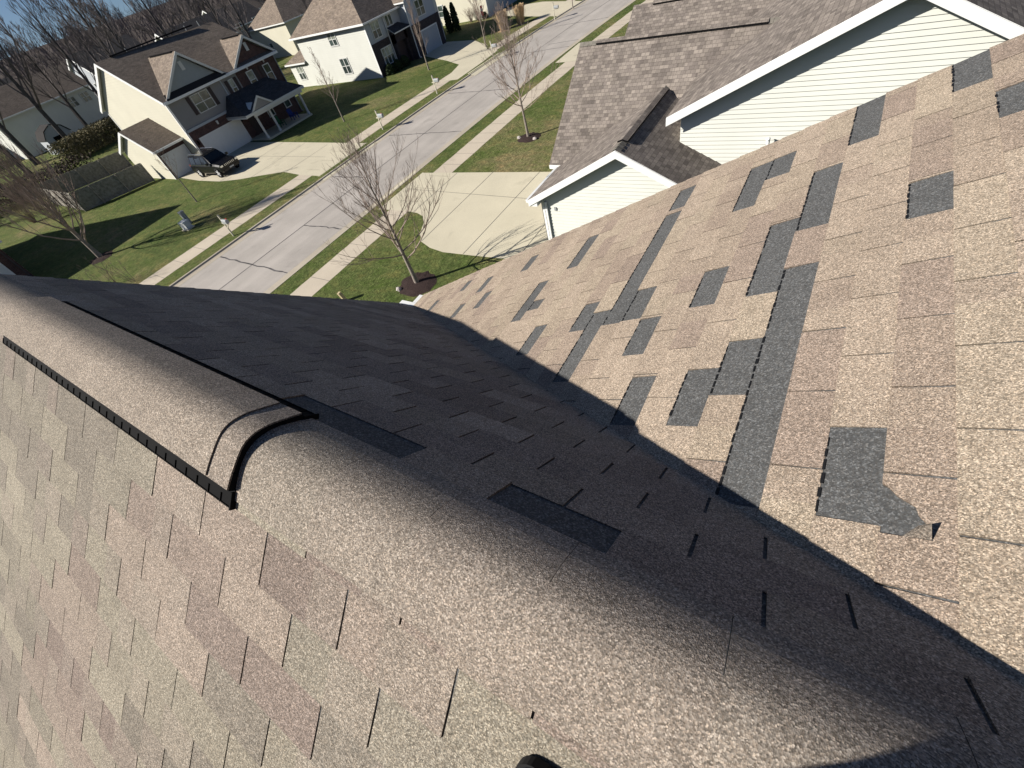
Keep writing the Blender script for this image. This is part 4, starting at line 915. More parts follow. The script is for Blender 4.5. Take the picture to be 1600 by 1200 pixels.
far_house('white walled house seen above the right end of the cream gabled roof',-93,48,58,10,5.2,8.4,M_WSIDE,M_ROOF_D,wins=((.5,3.2),))
far_house('low dark roofed house in the distance behind the white walled one',-122,70,86,12,4.2,7.8,M_GSIDE,M_ROOF_D)
far_house('beige house furthest back beyond the dark roofed one',-150,92,108,12,4.5,8,M_CREAM,M_ROOF_1)
far_house('grey sided house in the distance left of the tall trees',-170,30,46,12,5.4,8.6,M_GSIDE,M_ROOF_D)
# gambrel shed
t=thing('garden_shed','grey barn shaped shed with dark doorway behind the fences','shed',(-99,25.5,-H)); mb=MB()
g=[(23.6,0),(27.2,0),(27.2,2.0),(26.6,2.9),(25.4,3.4),(24.2,2.9),(23.6,2.0)]
mb.prism(g,lambda a,y,z:(a,y,gz(z)),-102,-98.6); child(mb.build('wall',M_BSIDE),t)
mb=MB(); gg=[(27.4,1.95),(26.7,3.0),(25.4,3.55),(24.1,3.0),(23.4,1.95)]
for i in range(4): 
    p,q=gg[i],gg[i+1]; mb.face([(-102.2,p[0],gz(p[1])),(-98.4,p[0],gz(p[1])),(-98.4,q[0],gz(q[1])),(-102.2,q[0],gz(q[1]))])
child(mb.build('roof',M_ROOF_D),t); mb=MB(); fbox(mb,frX(-98.6,1),24.6,26.2,0,2.0,0,.05); child(mb.build('door',M_BLACK),t)
# neighbour beyond on the right
n2=thing('house','white gabled house with grey roof beyond the brown roofs','house',(-5,38,-H))
ye=37.5
q0=onY(1045,28,ye); q1=onY(1093,2,ye); s2=(q1[1]-q0[1])/(q1[0]-q0[0]); xp2=q0[0]+6.2; zp2=q0[1]+s2*6.2
mb=MB(); roof_slab(mb,[(q0[0],ye,gz(q0[1])),(xp2,ye,gz(zp2)),(xp2,ye+10,gz(zp2)),(q0[0],ye+10,gz(q0[1]))],(0,1,0)); roof_slab(mb,[(xp2,ye,gz(zp2)),(xp2+6.2,ye,gz(q0[1])),(xp2+6.2,ye+10,gz(q0[1])),(xp2,ye+10,gz(zp2))],(0,1,0)); child(mb.build('roof',RM(M_ROOF_D)),n2)
mb=MB(); lapwall(mb,[(q0[0]+.4,0),(xp2+5.8,0),(xp2+5.8,q0[1]-.1),(xp2,zp2-.25),(q0[0]+.4,q0[1]-.1)],frY(ye+.4,-1),.13,.014); mb.box(q0[0]+.4,xp2+5.8,ye+.4,ye+9.6,gz(0),gz(q0[1]-.1)); child(mb.build('wall',M_WSIDE),n2)
mb=MB()
for a,b in (((q0[0],q0[1]),(xp2,zp2)),((xp2,zp2),(xp2+6.2,q0[1]))): mb.prism([(a[0],a[1]-.01),(b[0],b[1]-.01),(b[0],b[1]-.26),(a[0],a[1]-.26)],lambda k,x,z:(x,k,gz(z)),ye-.04,ye-.002)
child(mb.build('rake_board',M_WHITE),n2)
# ---- fences
def fence(label,pts,h=1.75):
    t=thing('wooden_fence',label,'fence',(pts[0][0],pts[0][1],-H)); r=random.Random(len(label)); mb=MB(); pm=MB()
    for (a,b) in zip(pts[:-1],pts[1:]):
        a=Vector(a);b=Vector(b); L=(b-a).length; d=(b-a)/L; n=Vector((-d.y,d.x)); u=0
        while u<L-0.05:
            w=min(.14,L-u); hh=h+r.uniform(-.03,.02); p=a+d*u; q=a+d*(u+w-.008)
            for sg in (1,):
                o=n*.02
                V=[(p.x-o.x,p.y-o.y),(q.x-o.x,q.y-o.y),(q.x+o.x,q.y+o.y),(p.x+o.x,p.y+o.y)]
                lo=[(x,y,gz(.04)) for x,y in V]; hi=[(x,y,gz(hh)) for x,y in V]
                for k in range(4): mb.face([lo[k],lo[(k+1)%4],hi[(k+1)%4],hi[k]])
                mb.face(hi)
            u+=w
        u=0
        while u<=L:
            p=a+d*u+n*.07; pm=MB(); pm.box(p.x-.05,p.x+.05,p.y-.05,p.y+.05,gz(0),gz(h-.05)); child(pm.build('post',M_FENCE),t); u+=2.4
    child(mb.build('boards',M_FENCE),t)
fence('weathered grey board fence running up to the cream garage corner',[(-54.9,17.9),(-57.6,12.0),(-67.5,12.3)])
fence('second grey board fence further back in the shaded yard',[(-65.8,20.6),(-70.2,12.6)],1.7)
# ---- mailboxes: post, arm, brace, box
mbx=thing('mailbox','','mailbox',(0,0,0),0,'mailboxes along the far pavement')
def part(par,mb,n,m): o=mb.build(n,m); o.parent=par; return o
m=MB(); m.box(-.042,.042,-.042,.042,0,1.42); m.prism([(-.05,1.42),(.05,1.42),(0,1.50)],lambda a,x,z:(x,a,z),-.05,.05); part(mbx,m,'post',M_POST)
m=MB(); m.box(-.22,.60,-.035,.035,.88,.95); part(mbx,m,'arm',M_POST)
m=MB(); m.prism([(.05,.55),(.05,.63),(.34,.86),(.42,.86)],lambda a,x,z:(x,a,z),-.03,.03); part(mbx,m,'brace',M_POST)
m=MB(); pr=[(-.11,.955),(.11,.955),(.11,1.10)]+[(.11*math.cos(a*math.pi/8),1.10+.11*math.sin(a*math.pi/8)) for a in range(1,8)]+[(-.11,1.10)]
m.prism(pr,lambda a,y,z:(a,y,z),.10,.62); bx=part(mbx,m,'box',M_GREYM)
m=MB(); m.box(.3,.46,.112,.12,1.03,1.20); f=m.build('flag',M_RED); f.parent=bx
def copy_tree(o,par=None):
    c=o.copy(); COL.objects.link(c)
    if par: c.parent=par; c.matrix_parent_inverse=o.matrix_parent_inverse.copy()
    for ch in list(o.children): copy_tree(ch,c)
    return c
MPOS=[(-31.5,11.9,'white post mailbox nearest the camera, level with the utility cabinet',1),(-31.75,27.8,'white post mailbox on the lawn strip before the white sided house',1),(-31.3,35.2,'white post mailbox beside the white sided house driveway',1),(-30.3,43.8,'white post mailbox among bare twigs past the second driveway',1),(-29.3,55.7,'white post mailbox furthest up the street near the straw grasses',1)]
for i,(x,y,lb,sg) in enumerate(MPOS):
    o=mbx if i==0 else copy_tree(mbx)
    o.location=(x,y,-H); o['label']=lb
# ---- utility cabinet and posts
t=thing('utility_cabinet','low grey metal utility cabinet on the lawn by the far pavement','utility box',(-37.6,11.9,-H),R_(12)); t.scale=(.6,.6,.7)
m=MB(); m.box(-.45,.45,-.4,.4,.08,.72); m.prism([(-.5,.72),(.5,.72),(.45,.84),(-.45,.84)],lambda a,x,z:(x,a,z),-.44,.44); part(t,m,'body',M_SOFFIT)
m=MB(); m.box(-.6,.6,-.55,.55,0,.08); part(t,m,'base',M_CONC); m=MB(); m.box(.45,.47,-.36,.36,.12,.68); m.box(.47,.49,-.05,-.02,.35,.45); part(t,m,'door',M_SOFFIT)
t=thing('pedestal_box','small dark pedestal standing beside the utility cabinet','utility box',(-38.5,12.5,-H)); m=MB(); m.box(-.14,.14,-.14,.14,0,.85); part(t,m,'body',M_GREYM); m=MB(); m.box(-.17,.17,-.17,.17,.85,.92); part(t,m,'lid',M_GREYM)
t=thing('marker_post','white marker post on the lawn beyond the brown roofs','post',(-16.6,50.2,-H)); m=MB(); m.box(-.09,.09,-.09,.09,0,.95); part(t,m,'post',M_WHITE); m=MB(); m.box(-.11,.11,-.11,.11,.95,1.0); part(t,m,'cap',M_WHITE)
m=MB(); m.box(-.075,.075,-.075,.075,0,.52); o=m.build('wooden_stake',M_WOODP); o.location=(-17.05,8.75,-H); o.rotation_euler=(R_(6),R_(-8),0); tag(o,'short pale wooden stake in the near lawn at the roof edge','stake')
# red garden flag and its pole
t=thing('garden_flag','red and white garden flag on a pole by the cream wall','flag',(-43.1,61.6,-H)); m=MB(); m.tube((0,0,0),(0,0,1.6),.02,.02,6); part(t,m,'pole',M_FRAME)
m=MB(); n=8
for k in range(n):
    z0=.5+k*.13; a=.25*math.sin(k*.8); b=.25*math.sin((k+1)*.8); m.face([(0,.02,z0),(.06*a,.55,z0),(.06*b,.55,z0+.13),(0,.02,z0+.13)])
part(t,m,'flag',M_RED); m=MB(); m.box(-.01,.03,.18,.36,.95,1.25); part(t,m,'emblem',M_WHITE)
# ---- black car on the far driveway
car=thing('parked_car','black suv parked on the driveway facing the street','car',(-45.65,19.95,gz(0.012)),R_(2))
def loft(mb,secs,m=0):
    for a,b in zip(secs[:-1],secs[1:]):
        n=len(a)
        for i in range(n): mb.face([a[i],a[(i+1)%n],b[(i+1)%n],b[i]],(1,1,1),None,m)
    mb.face(secs[0][::-1],(1,1,1),None,m); mb.face(secs[-1],(1,1,1),None,m)
def sec(x,w,zb,zt,r=.12):            # rounded section across the car
    return [(x,-w+.06,zb),(x,w-.06,zb),(x,w,zb+.12),(x,w+.01,(zb+zt)/2),(x,w-.02,zt-r),(x,w-.12,zt),(x,-w+.12,zt),(x,-w+.02,zt-r),(x,-w-.01,(zb+zt)/2),(x,-w,zb+.12)]
m=MB(); loft(m,[sec(-2.42,.86,.45,.95),sec(-2.38,.94,.34,1.08),sec(-1.6,.97,.32,1.12),sec(0,.98,.30,1.10),sec(.95,.97,.32,1.10),sec(1.6,.95,.34,1.05),sec(2.2,.93,.36,.98),sec(2.40,.88,.40,.90)])
body=part(car,m,'body',M_CARP)
m=MB()
def cs(x,w,z0,w2,z1): return [(x,-w,z0),(x,w,z0),(x,w2,z1),(x,-w2,z1)]
loft(m,[cs(-2.36,.90,1.06,.70,1.30),cs(-2.15,.91,1.06,.72,1.72),cs(-1.0,.92,1.06,.74,1.80),cs(0.1,.92,1.06,.73,1.78),cs(.45,.91,1.06,.72,1.70),cs(1.15,.90,1.03,.86,1.09)])
part(car,m,'cabin',M_CARP)
def pl(name,pts,th,mat,par=car):
    mm=MB(); P=[Vector(p) for p in pts]; n=(P[1]-P[0]).cross(P[2]-P[0]).normalized()*th; Q=[p+n for p in P]
    mm.face(Q); mm.face(P[::-1])
    for i in range(len(P)): mm.face([P[i],P[(i+1)%len(P)],Q[(i+1)%len(P)],Q[i]])
    return part(par,mm,name,mat)
pl('windscreen',[(1.08,-.80,1.12),(1.08,.80,1.12),(.52,.68,1.655),(.52,-.68,1.655)],.015,M_CARG)
pl('rear_window',[(-2.33,.76,1.32),(-2.33,-.76,1.32),(-2.17,-.66,1.66),(-2.17,.66,1.66)],-.03,M_CARG)
for sg in (-1,1):
    for (x0,x1) in ((-2.0,-1.25),(-1.15,-.25),(-.15,.75)):
        xt=min(x1,.30) if x1>.5 else x1
        pts=[(x0,sg*.915,1.12),(x1,sg*.915,1.12),(xt,sg*.755,1.64),(x0+.06,sg*.755,1.64)]
        pl('side_window',pts,(-.02 if sg<0 else .02)*-1 if False else (.018 if sg<0 else -.018),M_CARG)
    m=MB(); m.box(.80,.98,sg*.98-.0 if sg>0 else -1.16,1.16 if sg>0 else -.98,1.10,1.26); part(car,m,'wing_mirror',M_CARP)
    m=MB(); m.tube((-1.9,sg*.66,1.85),(.05,sg*.66,1.84),.022,.022,6,cap=True); m.tube((-1.9,sg*.66,1.79),(-1.9,sg*.66,1.85),.02,.02,6); m.tube((.05,sg*.66,1.77),(.05,sg*.66,1.84),.02,.02,6); part(car,m,'roof_rail',M_CHROME)
    m=MB(); m.box(2.28,2.405,sg*.78-.13,sg*.78+.13,.80,.93); part(car,m,'headlight',M_CHROME)
    m=MB(); m.box(-2.44,-2.38,sg*.80-.1,sg*.80+.1,.85,1.1); part(car,m,'tail_light',M_RED)
    m=MB(); m.box(-2.35,1.1,sg*.99-.004,sg*.99+.004,1.075,1.095); part(car,m,'window_trim',M_CHROME)
    for xx in (-1.52,1.50):
        w=MB(); N=20; y0,y1=sg*.80,sg*1.0
        for k in range(N):
            a,b=2*math.pi*k/N,2*math.pi*(k+1)/N; c0,s0,c1,s1=math.cos(a),math.sin(a),math.cos(b),math.sin(b); r=.39;q=.27
            w.face([(xx+r*c0,y0,.39+r*s0),(xx+r*c1,y0,.39+r*s1),(xx+r*c1,y1,.39+r*s1),(xx+r*c0,y1,.39+r*s0)])
            w.face([(xx+r*c0,y1,.39+r*s0),(xx+r*c1,y1,.39+r*s1),(xx+q*c1,y1,.39+q*s1),(xx+q*c0,y1,.39+q*s0)])
            w.face([(xx+q*c0,y1,.39+q*s0),(xx+q*c1,y1,.39+q*s1),(xx+q*c1,y1-sg*.05,.39+q*s1),(xx+q*c0,y1-sg*.05,.39+q*s0)])
        wh=part(car,w,'wheel',M_RUBBER); w=MB()
        for k in range(5):
            a=2*math.pi*k/5; d=Vector((math.cos(a),math.sin(a))); n=Vector((-d.y,d.x))
            P=[(xx+d.x*.04+n.x*.05,y1-sg*.02,.39+d.y*.04+n.y*.05),(xx+d.x*.27+n.x*.06,y1-sg*.02,.39+d.y*.27+n.y*.06),(xx+d.x*.27-n.x*.06,y1-sg*.02,.39+d.y*.27-n.y*.06),(xx+d.x*.04-n.x*.05,y1-sg*.02,.39+d.y*.04-n.y*.05)]
            w.face(P)
        w.tube((xx,y1-sg*.03,.39),(xx,y1-sg*.005,.39),.07,.06,10,cap=True); o=w.build('rim',M_ALLOY); o.parent=wh
m=MB(); m.box(2.36,2.415,-.58,.58,.76,.96)
g=part(car,m,'grille',M_BLACK); m=MB()
for k in range(7): m.box(2.415,2.43,-.50+k*.155,-.45+k*.155,.78,.94)
o=m.build('grille_bar',M_CHROME); o.parent=g
m=MB(); m.box(2.30,2.45,-.80,.80,.44,.60); part(car,m,'bumper',M_CARP); m=MB(); m.box(2.45,2.456,-.22,.22,.50,.60); part(car,m,'number_plate',M_FRAME)
# ================================================================ trees
def grow(seed,height,trunk_h,r0,n1,len1,ang1,kids=(6,3),curve=0.5,lean=(0,0),jit=0.12,top=None,twig=0.006):
    """returns (trunk segments, branch segments)"""
    r=random.Random(seed); T=[];Bs=[]
    n=9; p=Vector((0,0,0)); pts=[p]
    for i in range(1,n+1):
        z=height*0.86*i/n; pts.append(Vector((lean[0]*z+r.uniform(-1,1)*jit*0.35*(i/n),lean[1]*z+r.uniform(-1,1)*jit*0.35*(i/n),z)))
    rad=lambda z:max(r0*(1-z/(height*0.9))**0.85,twig*1.6)
    for a,b in zip(pts[:-1],pts[1:]): T.append((a,b,rad(a.z) if a.z>0 else r0*1.25,rad(b.z)))
    def at(z):
        for a,b in zip(pts[:-1],pts[1:]):
            if a.z<=z<=b.z: return a.lerp(b,(z-a.z)/(b.z-a.z))
        return pts[-1]
    def branch(p,d,L,rr,lev,n):
        q=p.copy(); dd=d.normalized(); seg=L/n; pos=[q.copy()]
        for i in range(n):
            dd=(dd+Vector((r.uniform(-1,1),r.uniform(-1,1),r.uniform(-.6,1)))*jit+Vector((0,0,curve*seg/L*1.0))).normalized()
            q2=q+dd*seg; f0=1-i/n*0.8; f1=1-(i+1)/n*0.8
            Bs.append((q,q2,max(rr*f0,twig*.8),max(rr*f1,twig*.7),lev)); q=q2; pos.append(q.copy())
        if lev<len(kids):
            for k in range(kids[lev]):
                t=r.uniform(0.22,0.97); i=min(int(t*n),n-1); b=pos[i].lerp(pos[i+1],t*n-i)
                dv=(pos[i+1]-pos[i]).normalized(); ax=Vector((r.uniform(-1,1),r.uniform(-1,1),r.uniform(-1,1))).normalized()
                nd=(dv+ax.cross(dv).normalized()*r.uniform(.55,.95)+Vector((0,0,.25))).normalized()
                branch(b,nd,L*r.uniform(.32,.55)*(1.15-t*.5),max(rr*0.5*(1-t*.6),twig),lev+1,max(2,n-2))
    for k in range(n1):
        f=(k+.5)/n1; z=trunk_h+(height*0.84-trunk_h)*f; az=k*2.399+r.uniform(-.5,.5); a=ang1[0]+(ang1[1]-ang1[0])*f+r.uniform(-.12,.12)
        L=(len1[0]+(len1[1]-len1[0])*f)*r.uniform(.75,1.15)
        d=Vector((math.cos(az)*math.sin(a),math.sin(az)*math.sin(a),math.cos(a)))
        branch(at(z),d,L,rad(z)*r.uniform(.35,.55),0,5)
    return T,Bs
def tree(label,x,y,g,mt,mb_,z=0.0,name='bare_tree',cat='tree',group=None,rz=0,sc=1,sides=(6,4,3)):
    T,Bs=g; t=thing(name,label,cat,(x,y,gz(z)),rz,group); t.scale=(sc,)*3
    m=MB(); 
    for a,b,p,q in T: m.tube(a,b,p,q,sides[0]+2)
    o=m.build('trunk',mt,t,smooth=True)
    m=MB()
    for a,b,p,q,l in Bs: m.tube(a,b,p,q,sides[min(l,2)])
    o=m.build('crown',mb_,t); return t
tree('young bare tree on the near lawn with a mulch ring, its shadow across the driveway',-14.15,10.74,grow(4,6.6,1.2,.10,32,(3.7,1.1),(1.22,.28),(8,4),.60,(.0,.0),.10,twig=.0046),M_BARK,M_TWIG)
tree('bare tree between the near pavement and the brown roofed house',-16.34,25.6,grow(8,6.8,1.5,.085,30,(3.2,1.1),(1.15,.28),(8,4),.5,(-.03,0),.11,twig=.0065),M_BARK,M_TWIG)
tree('wide spreading bare tree with pale upright branches at the left edge of the far lawn',-42.84,7.32,grow(15,7.6,1.0,.16,34,(4.6,2.6),(1.05,.22),(9,5),1.0,(0,0),.10,twig=.010),M_BARK,M_TWIG)
tree('slim staked bare tree before the cream garage bay',-42.0,15.2,grow(21,5.7,1.9,.055,16,(1.3,.5),(.8,.3),(5,2),.4,(0,0),.1,twig=.006),M_BARK,M_TWIG)
tree('slender bare tree on the lawn in front of the white sided house',-38.95,30.0,grow(27,6.4,1.5,.065,22,(1.5,.5),(.85,.25),(6,2),.4,(0,0),.08,twig=.0065),M_BARK,M_TWIG)
tree('bare multi stemmed tree before the dark brick front',-38.2,42.8,grow(31,7.0,1.0,.075,18,(2.4,1.0),(.55,.2),(6,3),.4,(0,0),.08,twig=.0075),M_BARK,M_TWIG)
tree('bare tree at the second driveway, beside the furthest mailboxes',-34.3,48.6,grow(36,6.6,1.3,.07,20,(2.2,1.0),(.7,.25),(6,3),.4,(0,0),.1,twig=.008),M_BARK,M_TWIG)
tree('slim pale tree up the street beyond the straw grasses',-28.8,59.5,grow(39,6.2,1.8,.06,16,(1.6,.8),(.7,.25),(5,2),.4,(0,0),.1,twig=.007),M_BARK,M_TWIG)
# mulch rings and stones
for (x,y,s,lb) in ((-14.1,10.7,.95,'ring of dark mulch round the young tree on the near lawn'),(-16.3,25.6,.8,'ring of mulch round the tree by the brown roofed house'),(-42.7,7.3,.9,'ring of mulch round the spreading tree on the far lawn')):
    m=MB(); r=random.Random(7); n=22; c=(x,y,gz(.10)); P=[(x+math.cos(2*math.pi*k/n)*s*r.uniform(.88,1.1),y+math.sin(2*math.pi*k/n)*s*r.uniform(.85,1.1),gz(.006)) for k in range(n)]; Q=[(x+(p[0]-x)*.6,y+(p[1]-y)*.6,gz(.075)) for p in P]
    for k in range(n): m.face([P[k],P[(k+1)%n],Q[(k+1)%n],Q[k]]); m.face([Q[k],Q[(k+1)%n],c])
    o=m.build('mulch_ring',M_MULCH,smooth=True); tag(o,lb,'mulch')
def rock(x,y,s,label,seed):
    r=random.Random(seed); m=MB(); n=8; R3=[]
    for j,(zz,k) in enumerate(((0,1.0),(.35,1.02),(.7,.75),(.9,.3))): R3.append([(x+math.cos(2*math.pi*i/n)*s*k*r.uniform(.8,1.1),y+math.sin(2*math.pi*i/n)*s*k*r.uniform(.8,1.1)*.8,gz(.02+zz*s)) for i in range(n)])
    loft(m,R3); o=m.build('garden_stone',M_STONE); tag(o,label,'stone')
rock(-14.75,10.1,.16,'stone at the edge of the mulch ring on the near lawn',1)
rock(-17.0,25.5,.15,'pale stone left of the tree by the brown roofed house',2); rock(-15.7,25.3,.15,'grey stone right of the tree by the brown roofed house',3)
# tall trees behind the far houses
protos=[grow(50+k,18.0,4.0,.34,17,(7.5,3.5),(.75,.30),(7,4),.5,(.02*(k-1),.02),.17,twig=.026) for k in range(4)]
TM=[]
for k,g in enumerate(protos):
    m=MB(); [m.tube(a,b,p,q,6) for a,b,p,q in g[0]]; t0_=m.build('trunk',M_BARKD); m=MB(); [m.tube(a,b,p,q,3) for a,b,p,q,l in g[1]]; c0_=m.build('crown',M_TWIGD); TM.append((t0_.data,c0_.data)); bpy.data.objects.remove(t0_); bpy.data.objects.remove(c0_)
rt=random.Random(77)
def place_big(x,y,k,s,label,group,name='tall_bare_tree'):
    t=thing(name,label,'tree',(x,y,-H),rt.uniform(0,6.28),group); t.scale=(s,s,s*rt.uniform(.9,1.1))
    for nm,d in zip(('trunk','crown'),TM[k%4]):
        o=bpy.data.objects.new(nm,d); COL.objects.link(o); o.parent=t
named=[(-97,29.0,0,1.0,'tall bare tree standing right of the grey barn shaped shed'),(-91,31.5,1,.95,'tall bare tree close behind the left end of the cream gabled roof'),(-99,20.5,2,1.05,'tall bare tree between the shed and the left edge'),
 (-88,44.5,3,.95,'tall dark tree rising behind the middle of the grey brown roof'),(-82,49.5,1,1.0,'tall dark tree behind the right end of the grey brown roof'),(-84,54.5,0,.75,'forked bare tree beside the white walled house'),
 (-93,24.5,0,1.12,'thick trunked bare tree leaning over the shed roof'),(-86,36.5,2,1.05,'bare tree just behind the cream gable peak'),(-90,17.0,3,1.1,'dense bare tree above the left end of the board fences'),(-80,12.0,1,.95,'bare tree at the left edge above the undergrowth'),(-95,38,1,1.15,'tall bare tree against the open sky'),
 (-74,60.0,2,.6,'small bare tree between the two nearest far houses'),(-104,15,1,.95,'bare tree in front of the white gabled house at the left edge')]
for a in named: place_big(*a,None)
i=0
while i<20:
    x=rt.uniform(-190,-112); y=rt.uniform(-10,140)
    if any(abs(x+5-hx-0)<9 and abs(y-hy)<9 for hx,hy in ((-112,29),(-118,46),(-122,8),(-128,78))): continue
    place_big(x,y,rt.randrange(4),rt.uniform(.8,1.1),'dark bare tree in the wooded strip behind the houses','bare trees in the strip behind the houses'); i+=1
# brush and hedge along the back
def scrub(name,label,cat,pts,mat,n,leaf,h,seed,stems=True,rad=1.2,group=None,smat=None):
    t=thing(name,label,cat,(pts[0][0],pts[0][1],-H),0,group); r=random.Random(seed); m=MB()
    for k in range(n):
        a,b=r.choice(list(zip(pts[:-1],pts[1:]))) if len(pts)>1 else (pts[0],pts[0]); u=r.random(); th=r.uniform(0,6.28); rr=rad*math.sqrt(r.random())
        zz=h*r.random()**.8; sh=math.sqrt(max(0.05,1-(zz/h)**2)) if len(pts)<3 else 1
        cx=a[0]+(b[0]-a[0])*u+math.cos(th)*rr*sh-pts[0][0]; cy=a[1]+(b[1]-a[1])*u+math.sin(th)*rr*sh-pts[0][1]
        d=Vector((r.uniform(-1,1),r.uniform(-1,1),r.uniform(-1,1))).normalized(); e=d.orthogonal().normalized()*leaf*r.uniform(.5,1.2); d=d*leaf*r.uniform(.6,1.4); c=Vector((cx,cy,zz+.05))
        m.face([c-d,c+e,c+d,c-e])
    o=m.build('foliage',mat,t)
    if stems:
        m=MB()
        for k in range(max(4,n//60)):
            a,b=r.choice(list(zip(pts[:-1],pts[1:]))) if len(pts)>1 else (pts[0],pts[0]); u=r.random(); cx=a[0]+(b[0]-a[0])*u-pts[0][0]; cy=a[1]+(b[1]-a[1])*u-pts[0][1]
            m.tube((cx,cy,0),(cx+r.uniform(-.5,.5)*rad,cy+r.uniform(-.5,.5)*rad,h*.9),.03,.012,4)
        m.build('stems',smat or M_BARKD,t)
    return t
M_BRUSH=plain('brush_brown',(0.085,0.068,0.058),0.95,0.1,var=0.35,scale=2)
scrub('hedge','tall dark olive hedge behind the second board fence','hedge',[(-86,21),(-88,28),(-87,36)],M_OLIVE,12000,.10,2.5,5,True,2.0)
scrub('undergrowth','dark scrubby undergrowth left of the board fences','undergrowth',[(-74,2),(-77,8),(-78,14),(-76,19)],M_BRUSH,5200,.11,1.7,6,True,2.6)['kind']='stuff'
for k,(x,y,h,lb) in enumerate(((-47.6,57.9,3.0,'columnar evergreen nearest the dark brick corner'),(-45.9,57.9,2.7,'columnar evergreen, middle of the row of three'),(-44.9,58.1,2.9,'columnar evergreen, rightmost of the row beside the cream wall'))):
    scrub('columnar_evergreen',lb,'shrub',[(x,y)],M_EVER,1300,.11,h,40+k,True,.5)
for k,(x,y,lb) in enumerate(((-43.9,42.9,'clipped green shrub at the white sided house corner'),(-43.8,44.2,'clipped green shrub under the ground floor window'),(-43.7,45.4,'low green shrub nearest the dark arched door'))):
    scrub('shrub',lb,'shrub',[(x,y)],M_EVER,900,.09,.95,60+k,True,.6)
scrub('shrub','small green shrub at the foot of the cream wall','shrub',[(-43.5,63)],M_EVER,500,.1,.6,71,True,.5)
def brush(label,x,y,h,s,seed,n=40,mat=None,group=None):
    t=thing('bare_shrub',label,'shrub',(x,y,-H),0,group); r=random.Random(seed); m=MB()
    for k in range(n):
        az=r.uniform(0,6.28); a=r.uniform(.1,.75); p=Vector((r.uniform(-.15,.15),r.uniform(-.15,.15),0)); d=Vector((math.cos(az)*math.sin(a),math.sin(az)*math.sin(a),math.cos(a)))
        for q in range(4):
            q2=p+d*(h/4)*r.uniform(.7,1.2); m.tube(p,q2,.018*(1-q*.2),.018*(1-(q+1)*.2),3)
            if q>0:
                for _ in range(2):
                    e=(d+Vector((r.uniform(-1,1),r.uniform(-1,1),r.uniform(-.2,.8)))*.6).normalized(); m.tube(q2,q2+e*h*.25*s,.008,.005,3)
            p=q2; d=(d+Vector((r.uniform(-1,1),r.uniform(-1,1),.3))*.15).normalized()
    m.build('branches',mat or M_TWIG,t)
brush('tangle of bare brown twigs by the cream wall of the furthest house',-45.4,62.2,1.3,1,3); brush('bare twiggy shrub between the brown twigs and the red flag',-43.9,62.0,1.2,1,4)
for k,(x,y,lb) in enumerate(((-60.5,10.4,'leafless bush in front of the sunlit fence panel'),(-64.0,9.2,'leafless bush left of the sunlit fence panel'),(-68,11.0,'leafless bush at the far end of the sunlit fence'),(-70.5,7.5,'leafless bush in the dark undergrowth, nearest the left edge'))):
    brush(lb,x,y,2.6,1,20+k,50)
for k,(x,y,lb) in enumerate(((-34.9,6.2,'thin leafless sapling beside the far pavement'),(-36.2,5.6,'thin leafless sapling left of the pavement sapling'),(-35.6,4.9,'low bare sapling just above the roof edge'))):
    brush(lb,x,y,1.9,.5,30+k,5)
# straw coloured ornamental grass
for k,(x,y,lb) in enumerate(((-35.5,54.6,'left clump of tall straw coloured grass'),(-34.0,56.2,'right clump of tall straw coloured grass'))):
    t=thing('ornamental_grass',lb,'grass clump',(x,y,-H)); r=random.Random(90+k); m=MB()
    for q in range(420):
        az=r.uniform(0,6.28); rr=r.uniform(0,.45); a=r.uniform(0,.35); b=Vector((math.cos(az)*rr,math.sin(az)*rr,0)); tip=b+Vector((math.cos(az)*math.sin(a),math.sin(az)*math.sin(a),math.cos(a)))*r.uniform(1.2,1.9); w=Vector((-math.sin(az),math.cos(az),0))*.018
        m.face([b-w,b+w,tip+w*1.3,tip-w*1.3])
    m.build('blades',M_STRAW,t); m=MB(); n=14; P=[(math.cos(2*math.pi*i/n)*.75,math.sin(2*math.pi*i/n)*.75,.006) for i in range(n)]; m.face(P); m.build('straw_mat',M_STRAW,t)
# the far woods: one mass
r=random.Random(123); m=MB()
for k in range(950):
    az=R_(r.uniform(95,215)) ; d=r.uniform(170,430); x=-40+math.cos(az)*d; y=30+math.sin(az)*d
    z=min(hz(x,y),16) if d>150 else 0; h=r.uniform(11,16); b=Vector((x,y,gz(z)))
    m.tube(b,b+Vector((r.uniform(-.5,.5),r.uniform(-.5,.5),h*.75)),.30,.12,3)
    for q in range(16):
        zz=h*r.uniform(.28,.8); a=r.uniform(0,6.28); L=r.uniform(1.8,4.2); p=b+Vector((0,0,zz)); e=p+Vector((math.cos(a)*L*.8,math.sin(a)*L*.8,L*.75)); m.tube(p,e,.09,.03,3)
        for w in range(2):
            f=p.lerp(e,r.uniform(.4,1)); m.tube(f,f+Vector((r.uniform(-1.2,1.2),r.uniform(-1.2,1.2),r.uniform(.6,1.6))),.045,.02,3)
M_WOODS=plain('far_wood_twigs',(0.165,0.138,0.135),0.95,0.1,var=0.3,scale=0.05)
o=m.build('woodland',M_WOODS); tag(o,'brown leafless woodland on the skyline beyond all the houses','woodland',None,'stuff')

